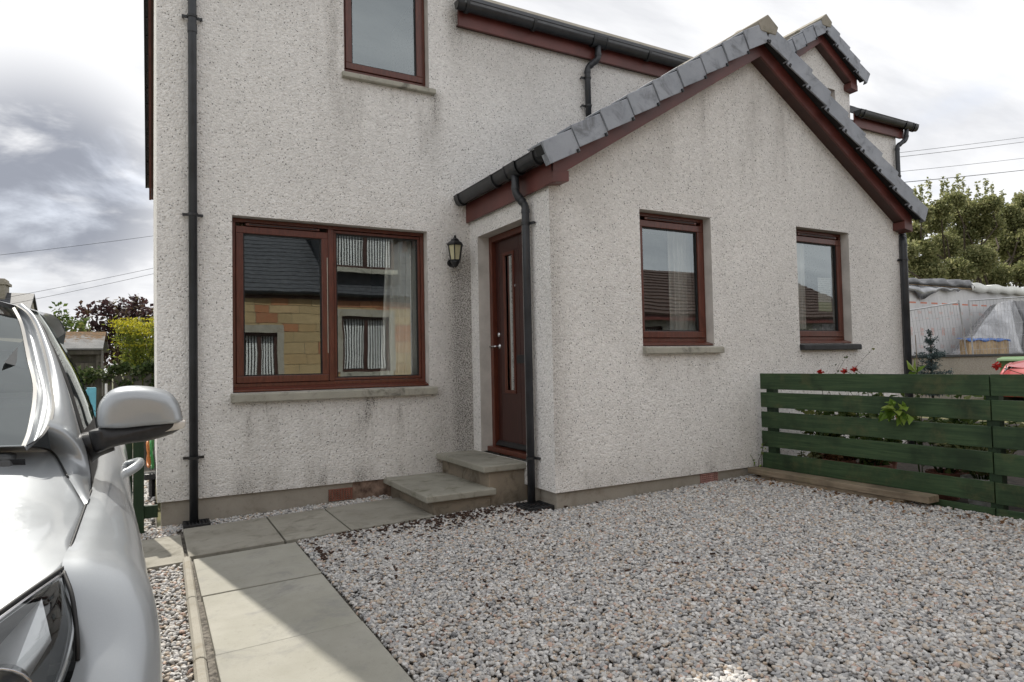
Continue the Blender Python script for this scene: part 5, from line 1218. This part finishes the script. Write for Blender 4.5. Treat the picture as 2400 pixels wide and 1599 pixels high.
# fennel
FE = thing('fennel', 'tall fennel with yellow flower heads behind the ivy fence', 'plant', (-0.2, 11.9, gz(0)))
st = MB(); heads = []; fro = []; g = random.Random(8); fyy = 11.75
for i in range(70):
    q = ony((g.uniform(272, 400), 748+abs(g.gauss(0, 30))), fyy+g.uniform(-.25, .35)); b_ = (0.05+g.uniform(-.12, .12), fyy+g.uniform(-.1, .1), .2)
    P = twig(st, b_, q, .007, 6, .05, i); heads.append(q)
    for t in range(60):
        u = g.uniform(.25, 1); i0 = min(int(u*6), 5); p = P[i0].lerp(P[i0+1], u*6-i0); fro.append(p+Vector((g.gauss(0, .07), g.gauss(0, .07), g.gauss(0, .06))))
put('stems', st, M['leaf_fennel'], FE)
put('fronds', leaves(fro, .020, .4, .1, 3.5, .2, 71), M['leaf_fennel'], FE)
hp = np.concatenate([np.array(h)+np.random.default_rng(i).normal(size=(55, 3))*(.055, .055, .012)+np.array((0, 0, .01)) for i, h in enumerate(heads)])
put('flower_heads', leaves(hp, .018, .4, .6, 1.1, .1, 72), M['leaf_yellow'], FE)

def tree(name, label, base, h, clumps, n, size, leaf, seed, trunk_r=.15, spikes=(), limbs=True, shape=(1, 1, 1), group=None):
    t = thing(name, label, 'tree', base, group); g = random.Random(seed); tb = MB(); B = Vector(base)
    top = B+Vector((0, 0, h*.45)); twig(tb, B, top, trunk_r, 6, .03, seed)
    for i, (c, r) in enumerate(clumps):
        if limbs: twig(tb, B+Vector((0, 0, h*g.uniform(.2, .42))), c, trunk_r*.45, 6, .06, seed+i)
    put('trunk', tb, M['bark'], t)
    P = []
    for i, (c, r) in enumerate(clumps): P.append(blob_pts(int(n*r[0]**2), c, r, seed+i, .35))
    for (p, q, k) in spikes:
        p, q = np.array(p), np.array(q); u = np.random.default_rng(seed+k).random(k)[:, None]
        P.append(p+(q-p)*u+np.random.default_rng(seed+k+1).normal(size=(k, 3))*.10*(1.25-u)); 
    put('crown', leaves(np.concatenate(P), size, .5, .4, 1.5, .3, seed), M[leaf], t); return t
# purple plum and a paler tree left of it
ty = 19.0; g = random.Random(31); cl = []
for (px, py, r) in ((215, 745, .34), (240, 725, .28), (285, 735, .42), (320, 725, .40), (350, 745, .42), (300, 770, .55), (250, 780, .45), (345, 790, .55), (270, 820, .6), (330, 840, .7), (380, 760, .5), (205, 790, .35)):
    cl.append((Vector(ony((px, py), ty+g.uniform(-.6, .6))), (r, r, r*.8)))
sp = [(ony((315, 720), ty), ony((321, 692), ty), 40), (ony((250, 720), ty), ony((248, 703), ty), 40), (ony((285, 720), ty), ony((288, 700), ty), 30), (ony((205, 740), ty), ony((190, 716), ty), 40)]
tree('plum_tree', 'purple leaved plum tree behind the garden fence', (ony((300, 800), ty)[0], ty, 0), 3.4, cl, 1500, .075, 'leaf_purple', 5, .10, sp)
ty = 17.0; cl = []
for (px, py, r) in ((140, 722, .13), (146, 742, .20), (126, 752, .16), (165, 756, .2), (192, 758, .16), (150, 768, .26), (185, 775, .24), (125, 775, .2)):
    cl.append((Vector(ony((px, py), ty+g.uniform(-.3, .3))), (r, r, r*.7)))
tree('rowan_tree', 'small sparse green tree behind the shed', (ony((150, 800), ty)[0], ty, 0), 2.8, cl, 1500, .06, 'leaf_green', 9, .05)
# far house with a chimney over the car roof
FH = thing('far_house', 'distant stone house with a buff chimney beyond the car roof', 'house', (-9, 42, 0))
cxy = ony((6, 700), 42.0)
put('wall', MB().prism([(40.2, 0), (46, 0), (46, 3.4), (43.1, 5.3), (40.2, 3.4)], 'x', cxy[0]-9, cxy[0]+1.1), M['kerb'], FH)
put('roof', MB().prism([(39.9, 3.3), (43.1, 5.45), (46.3, 3.3), (46.3, 3.42), (43.1, 5.6), (39.9, 3.42)], 'x', cxy[0]-9, cxy[0]+1.2), M['slate'], FH)
c0 = ony((-12, 690), 43.1); c1 = ony((17, 656), 43.1)
ch = put('chimney', MB().box(c0[0], c1[0], 42.5, 43.7, 5.0, c1[2]), M['ridge'], FH, bevel=.03)
put('chimney_cope', MB().box(c0[0]-.1, c1[0]+.1, 42.4, 43.8, c1[2]-.32, c1[2]-.18), M['ridge'], ch)
# garden chair
GC = thing('garden_chair', 'light blue garden chair with white arms behind the car', 'chair', (-0.75, 9.3, gz(-1)))
M['bluechair'] = simple('light blue canvas', (0.13, 0.40, 0.50), .7, var=.1)
cy = 9.3; p0 = ony((200, 905), cy); p1 = ony((236, 960), cy)
bk = MB(); bk.obox(((p0[0]+p1[0])/2-.10, cy, p0[2]-.22), (.13, 0, 0), (0, .015, 0), (0, .06, .20)); put('backrest', bk, M['bluechair'], GC, bevel=.01)
xc_ = (p0[0]+p1[0])/2-.10
put('seat', MB().box(xc_-.22, xc_+.22, cy-.45, cy-.02, .40, .43), M['bluechair'], GC, bevel=.01)
for s in (-1, 1):
    put('arm', MB().box(xc_+s*.27-.03, xc_+s*.27+.03, cy-.45, cy+.05, .64, .665), M['white'], GC, bevel=.008)
    for yy in (cy-.42, cy+.02): put('leg', MB().tube([(xc_+s*.26, yy, gz(-1)), (xc_+s*.26, yy, .64)], .013, 8), M['white'], GC)
    put('frame', MB().tube([(xc_+s*.23, cy-.03, .40), (xc_+s*.23, cy+.07, p0[2]+.02)], .013, 8), M['white'], GC)
# green gate post and gate leaf beside the house corner
GP = thing('gate', 'dark green timber gate post standing at the house corner', 'gate', (-0.08, 6.05, gz(0)))
put('post', MB().box(-.128, -.052, 6.02, 6.10, -.1, 1.12), M['greenpost'], GP, bevel=.004)
put('rail', MB().box(-.052, 0.045, 6.05, 6.085, 0.10, 0.20), M['greenpost'], GP, bevel=.003)
put('gate_board', MB().box(-.30, -.132, 6.045, 6.065, 0.05, 1.05), M['greenpost'], GP, bevel=.003)
# hose reel
HR = thing('hose_reel', 'black hose reel with green and orange hose beside the house', 'hose reel', (-0.04, 7.7, gz(0)))
hx_, hy_ = ony((356, 1070), 7.7)[0], 7.7; hz_ = ony((356, 1062), 7.7)[2]
put('frame', MB().box(hx_-.07, hx_+.06, hy_-.10, hy_+.12, hz_-.26, hz_-.20), M['black'], HR, bevel=.01)
put('stand', MB().tube([(hx_+.05, hy_-.08, hz_-.2), (hx_+.06, hy_, hz_+.22), (hx_+.05, hy_+.1, hz_-.2)], .02, 8), M['black'], HR)
gh = simple('green hose', (.03, .22, .05), .4); oh = simple('orange hose', (.5, .16, .03), .4)
for nme, mm, rr, xx in (('green_hose', gh, .16, .0), ('orange_hose', oh, .14, -.03)):
    put(nme, MB().tube([(hx_+xx+.012*math.sin(k), hy_+rr*math.cos(k*.5), hz_+rr*math.sin(k*.5)) for k in range(26)], .011, 7), mm, HR, smooth=True)
put('base', MB().tube([(hx_, hy_, hz_-.23), (hx_, hy_, gz(0))], .03, 8), M['black'], HR)

# ================================================================== right: neighbouring site
sheet('site_ground', [14.5, 20, 60], [9.25, 14, 60], lambda x, y: 0.62, M['bed'])
RWL = thing('retaining_wall', 'stained harled retaining wall with a dark coping below the building site', 'wall', (17, 9, 0.19))
M['harl_old'] = harl('stained boundary harl', (0.46, 0.43, 0.37), (0.30, 0.28, 0.235), [('m', 10, 12, 30, 40, .7, 1.0, 1.25, 1.3, .5, True)])
put('wall', MB().box(11.2, 30, 9.0, 9.25, 0.1, 1.22), M['harl_old'], RWL)
put('coping', MB().box(11.15, 30, 8.95, 9.30, 1.22, 1.285), M['blackrough'], RWL, bevel=.01)
NB = thing('unfinished_building', 'single storey shell wrapped in white membrane with tarpaulin on its roof', 'building', (24, 12, .62))
def membrane():
    m, nt, out = begin('printed breather membrane'); P = worldpos(nt); s = node(nt, 'ShaderNodeSeparateXYZ', {'Vector': P}); X, Y, Z = s.outputs
    c = ramp(nt, noise(nt, P, 1.5, 4.0), [(.3, (.58, .58, .59)), (.7, (.70, .70, .70))])
    def band(z0, h, per, duty, off=0.0):
        k = mth(nt, 'FRACT', mth(nt, 'ADD', mth(nt, 'DIVIDE', X, per), off))
        return mth(nt, 'MULTIPLY', mth(nt, 'MULTIPLY', mrange(nt, k, 0.0, 0.03), mrange(nt, k, duty, duty+.03, 1, 0)), mth(nt, 'MULTIPLY', mrange(nt, Z, z0, z0+.015), mrange(nt, Z, z0+h, z0+h+.015, 1, 0)))
    tot = mth(nt, 'MULTIPLY', band(2.95, .05, .62, .6), .9)
    for z0, h, per, d, o_, a in ((2.62, .10, .62, .35, .3, .35), (1.92, .26, .62, .28, .1, .55), (1.50, .12, .62, .4, .3, .3), (1.20, .05, .62, .6, 0, .5), (2.45, .05, .62, .3, .6, .3)):
        k = mth(nt, 'MULTIPLY', band(z0, h, per, d, o_), mrange(nt, noise(nt, mapping(nt, P, (20, 20, 20)), 1.0, 2.0), .42, .55))
        tot = mth(nt, 'MAXIMUM', tot, mth(nt, 'MULTIPLY', k, a))
    c = mix(nt, tot, c, (.62, .17, .08))
    wr = noise(nt, mapping(nt, P, (2.5, 2.5, 1)), 1.5, 4.0, .6, .8)
    principled(nt, out, color=c, rough=.55, normal=bump(nt, wr, .5, .05)); return m
M['membrane'] = membrane()
ny = 12.0; zE = ony((2127, 668), ny)[2]
put('wall', MB().box(15.0, 33, ny, ny+.2, .4, zE), M['membrane'], NB)
put('wall', MB().box(15.0, 15.2, ny+.2, ny+8, .4, zE), M['membrane'], NB)
put('wall', MB().box(15.2, 33, ny+7.8, ny+8, .4, zE), M['membrane'], NB)
put('wall_plate', MB().box(14.9, 33, ny-.09, ny-.01, zE-.02, zE+.07), M['osb'], NB)
put('roof_deck', MB().box(14.9, 33, ny-.01, ny+8, zE+.0, zE+.06), M['osb'], NB)
M['tarp'] = simple('dark grey tarpaulin', (.06, .062, .068), .32, var=.3, vs=4, bmp=.5, bs=3)
M['tarpsilver'] = simple('shiny grey polythene', (.34, .345, .36), .22, metal=.5, var=.3, vs=2, bmp=.5, bs=4, spec=.8)
M['bluesheet'] = simple('blue plastic sheet', (.02, .11, .40), .4, var=.15)
def drape(name, parent, G, mat, th=.01):
    mb = MB(); mb.grid(G); o = put(name, mb, mat, parent, smooth=True, fix=False); s_ = o.modifiers.new('t', 'SOLIDIFY'); s_.thickness = th; return o
g = random.Random(77); G = []
xa = ony((2110, 660), ny)[0]; xb = ony((2275, 664), ny)[0]
for i in range(41):
    x = xa-2+(xb-xa+2)*i/40; hump = .16+.05*math.sin(x*3.1)+.05*math.sin(x*7.7)+(.14*max(0, 1-abs(x-(xb-.7))/.6))-(.14 if i == 40 else 0)
    G.append([(x, ny-.12+.02*math.sin(x*9), zE+.02), (x, ny-.13, zE+.02+hump*.55), (x, ny-.06, zE+.05+hump), (x, ny+.6, zE+.1+hump*1.05), (x, ny+2.2, zE+.12)])
drape('tarpaulin', NB, G, M['tarp'])
G = []
for i in range(31):
    u = i/30; x = xa-1+(xb-xa+.2)*u*.95; dr = .08+.30*math.exp(-((x-(xa+1.0))/.55)**2)+.08*math.sin(x*4)**2
    G.append([(x, ny-.10, zE-.01), (x+.02, ny-.15-.03*math.sin(x*8), zE-dr*.5), (x+.05, ny-.11-.05*math.sin(x*6+1), zE-dr)])
drape('loose_flap', NB, G, M['tarpsilver'])
G = []
for i in range(41):
    x = xb-.2+(33-xb)*i/40; hh = .05+.06*abs(math.sin(x*2.3))+.04*math.sin(x*5.1)
    G.append([(x, ny-.13-.03*math.sin(x*7), zE-.06-.07*math.sin(x*3.3)**2), (x, ny-.12, zE+.09+hh), (x, ny+.3, zE+.10+hh)])
drape('membrane_edge', NB, G, M['paper'])
# site fence panels
def heras(p_tl, p_tr, dl, dr_, bottom, label, lean=0.0):
    """mesh panel given by its two top corners (pixel, depth y)"""
    A = Vector(ony(p_tl, dl)); B = Vector(ony(p_tr, dr_)); t = thing('mesh_fence_panel', label, 'fence', ((A.x+B.x)/2, (A.y+B.y)/2, .62), 'temporary mesh panels on the building site')
    steel = M['steel']; A0 = Vector((A.x+lean, A.y, bottom)); B0 = Vector((B.x+lean, B.y, bottom))
    put('post', MB().tube([A0, A], .021, 8), steel, t); put('post', MB().tube([B0, B+Vector((0, 0, .06))], .021, 8), steel, t)
    put('rail', MB().tube([A, B], .019, 8), steel, t); put('rail', MB().tube([A0.lerp(A, .08), B0.lerp(B, .08)], .019, 8), steel, t)
    n = max(4, int((B-A).length/.16)); w = MB()
    for k in range(1, n): w.tube([A0.lerp(B0, k/n), A.lerp(B, k/n)], .0035, 4)
    for k in (.2, .36, .52, .68, .84): w.tube([A0.lerp(A, k), B0.lerp(B, k)], .0035, 4)
    put('mesh', w, steel, t); return t
M['steel'] = simple('galvanised steel', (.42, .43, .45), .45, metal=.7, var=.15)
heras((2085, 735), (2247, 709), 9.95, 10.0, .62, 'leaning galvanised mesh panel nearest the white porch downpipe', .42)
heras((2270, 705), (2520, 688), 10.0, 9.5, .62, 'upright galvanised mesh panel in front of the tarpaulin heap', .16)
# tarpaulin heap and stacked boards
TH = thing('tarpaulin_heap', 'heap under shiny dark tarpaulin and a blue sheet behind the mesh panel', 'tarpaulin', (21.5, 11, .62))
hy0 = 10.9; a0 = ony((2235, 812), hy0); top = ony((2370, 703), hy0)
G = []
for i in range(25):
    u = i/24; x = a0[0]+(top[0]+3-a0[0])*u; hgt = .62+(top[2]-.62)*min(1, (u/.52))**.8*(1-.10*max(0, u-.6))
    fold = lambda k: .07*math.sin(x*5.5+k*1.3)+.04*math.sin(x*13+k*2)
    G.append([(x, hy0-.35+fold(0), .62+.02), (x-.06, hy0-.28+fold(1), .62+(hgt-.62)*.35), (x, hy0-.16+fold(2), .62+(hgt-.62)*.7), (x+.04, hy0+.05, hgt+fold(3)*.3), (x, hy0+.5, hgt-.1), (x, hy0+.9, .7)])
drape('shiny_sheet', TH, G[:15], M['tarpsilver'], .006); drape('dark_sheet', TH, G[14:], M['tarp'], .006)
bxa = ony((2252, 800), hy0-.4)[0]; bxb = ony((2345, 800), hy0-.4)[0]
put('board_stack', MB().box(bxa, bxb, hy0-.62, hy0-.36, .62, ony((2300, 797), hy0-.6)[2]), M['osb'], TH, bevel=.01)
zb_ = ony((2300, 797), hy0-.6)[2]
drape('blue_sheet', TH, [[(bxa-.1+(bxb-bxa+.2)*i/20, hy0-.64, zb_-.03-.03*math.sin(i)), (bxa-.1+(bxb-bxa+.2)*i/20, hy0-.63, zb_+.02), (bxa-.05+(bxb-bxa+.1)*i/20, hy0-.30, zb_+.06+.02*math.sin(i*1.3))] for i in range(21)], M['bluesheet'], .004)
# blue spruce
SPR = thing('spruce', 'young blue spruce in front of the retaining wall', 'tree', (0, 0, 0)); sb = Vector(onz((2172, 900), .80)); syy = 5.9
tp = Vector(ony((2180, 776), syy)); SPR.location = (tp.x, tp.y, gz(9)); bm_ = MB(); bm_.tube([(tp.x, tp.y, gz(9)), tp], [.025, .006], 8); put('trunk', bm_, M['bark'], SPR)
P = []; g = random.Random(3)
for zt_, r in ((tp.z-.06, .03), (tp.z-.17, .11), (tp.z-.20, .10), (tp.z-.31, .09), (tp.z-.40, .26), (tp.z-.43, .24), (tp.z-.52, .15), (tp.z-.60, .27), (tp.z-.70, .30), (tp.z-.85, .36), (tp.z-1.0, .40)):
    for b_ in range(max(4, int(r*40))):
        a_ = g.uniform(0, 6.28); L = r*g.uniform(.7, 1.1)
        for k in range(int(18+L*120)):
            u = g.random(); P.append((tp.x+L*u*math.cos(a_)+g.gauss(0, .012), tp.y+L*u*math.sin(a_)+g.gauss(0, .012), zt_+.06*u*u+g.gauss(0, .012)))
for k in range(120): u = g.random(); P.append((tp.x+g.gauss(0, .012), tp.y+g.gauss(0, .012), tp.z-.9*u))
put('crown', leaves(P, .014, .4, .2, 3.0, .1, 91), M['leaf_spruce'], SPR)
cane = MB(); q = ony((2145, 785), 5.6); cane.tube([(q[0]+.06, q[1], gz(9)), q], .006, 6); tag(put('cane', cane, M['oldwood']), 'thin bamboo cane standing beside the blue spruce', 'cane')
# red car: same body, other paint
RC = copy_tree(CAR); 
def repaint(o):
    for ch in o.children:
        if ch.data and ch.data.materials and ch.data.materials[0] == M['silver']:
            ch.data = ch.data.copy(); ch.data.materials[0] = M['redpaint']
        repaint(ch)
repaint(RC); RC['label'] = 'bright red car parked beyond the green fence'; RC['category'] = 'car'; RC.name = 'parked_car.001'
rp = onz((2352, 862), 1.0); RC.rotation_euler = (0, 0, -math.pi/2-.15); RC.location = (14.45, 5.65, 0.18)
# wheelie bin
WB = thing('wheelie_bin', 'green wheelie bin with pale lid beyond the red car', 'bin', (16.6, 7.6, .19)); M['bingreen'] = simple('bin green plastic', (.10, .19, .075), .5, var=.1); 
bx_, by_ = ony((2392, 845), 7.4)[:2]; zl = ony((2375, 842), 7.4)[2]
put('body', MB().prism([(bx_-.22, .19), (bx_+.22, .19), (bx_+.29, zl-.04), (bx_-.29, zl-.04)], 'y', by_-.3, by_+.3), M['bingreen'], WB, bevel=.02)
put('lid', MB().prism([(bx_-.34, zl-.05), (bx_+.33, zl-.05), (bx_+.31, zl+.02), (bx_-.1, zl+.055), (bx_-.31, zl+.02)], 'y', by_-.34, by_+.34), M['bingreen'], WB, bevel=.02)
for s in (-1, 1): put('wheel', MB().lathe([(.0, -.03), (.09, -.03), (.1, 0), (.09, .03), (0, .03)], (bx_+.2*s, by_+.3, .28), 16, 'x'), M['tyre'], WB)
# big willow behind the site
ty = 27.0; g = random.Random(5); cl = []; sp = []
for (px, py, r) in ((2150, 600, 1.3), (2140, 545, .9), (2190, 520, 1.1), (2210, 580, 1.4), (2255, 500, 1.2), (2250, 560, 1.5), (2290, 610, 1.4), (2310, 530, 1.3), (2345, 575, 1.5), (2380, 520, 1.3), (2390, 610, 1.5), (2430, 560, 1.6), (2170, 640, 1.4), (2240, 640, 1.4), (2330, 650, 1.4), (2470, 500, 1.6), (2235, 470, .8), (2320, 480, .9), (2160, 500, .8), (2280, 490, .9), (2360, 500, 1.0), (2205, 490, .8), (2400, 470, .9), (2120, 590, .9), (2425, 490, 1.2), (2450, 530, 1.3), (2410, 640, 1.3)):
    cl.append((Vector(ony((px, py), ty+g.uniform(-1.5, 1.5))), (r, r, r*.85)))
for (px, py, p2) in ((2140, 470, 440), (2160, 480, 432), (2178, 480, 420), (2205, 470, 416), (2215, 460, 425), (2245, 460, 408), (2252, 470, 418), (2290, 470, 430), (2308, 460, 420), (2325, 465, 432), (2345, 470, 448), (2380, 480, 455), (2150, 490, 455), (2230, 480, 430), (2270, 490, 440)):
    sp.append((ony((px, py+30), ty), ony((px+g.uniform(-3, 5), p2), ty), 130))
tree('willow_tree', 'broad olive green willow with upright shoots behind the wrapped building', (ony((2290, 600), ty)[0], ty, .2), 8.0, cl, 2300, .135, 'leaf_willow', 17, .28, sp)
# ------------------------------------------------------------------ overhead wires
def wire(p, q, y, r, label, sag=0.15):
    A, B = Vector(ony(p, y)), Vector(ony(q, y)); d = B-A; A, B = A-d*1.0, B+d*1.0
    pts = [A.lerp(B, k/24)+Vector((0, 0, -sag*(1-(2*k/24-1)**2)+sag*.9)) for k in range(25)]
    tag(put('overhead_wire', MB().tube(pts, r, 5), M['seal']), label, 'wire')
wire((0, 598), (368, 552), 26, .006, 'highest thin wire in the sky left of the house')
wire((30, 695), (368, 627), 26, .006, 'middle thin wire in the sky left of the house, above its close pair')
wire((60, 706), (368, 640), 26, .006, 'lowest thin wire in the sky left of the house')
wire((2110, 358), (2400, 322), 22, .012, 'topmost thin wire in the sky right of the house')
wire((2110, 368), (2400, 333), 22, .014, 'second thin wire down in the sky right of the house')
wire((2115, 402), (2400, 371), 22, .012, 'third thin wire down in the sky right of the house')
wire((2125, 427), (2400, 399), 22, .020, 'lowest thick wire crossing the willow top right of the house')
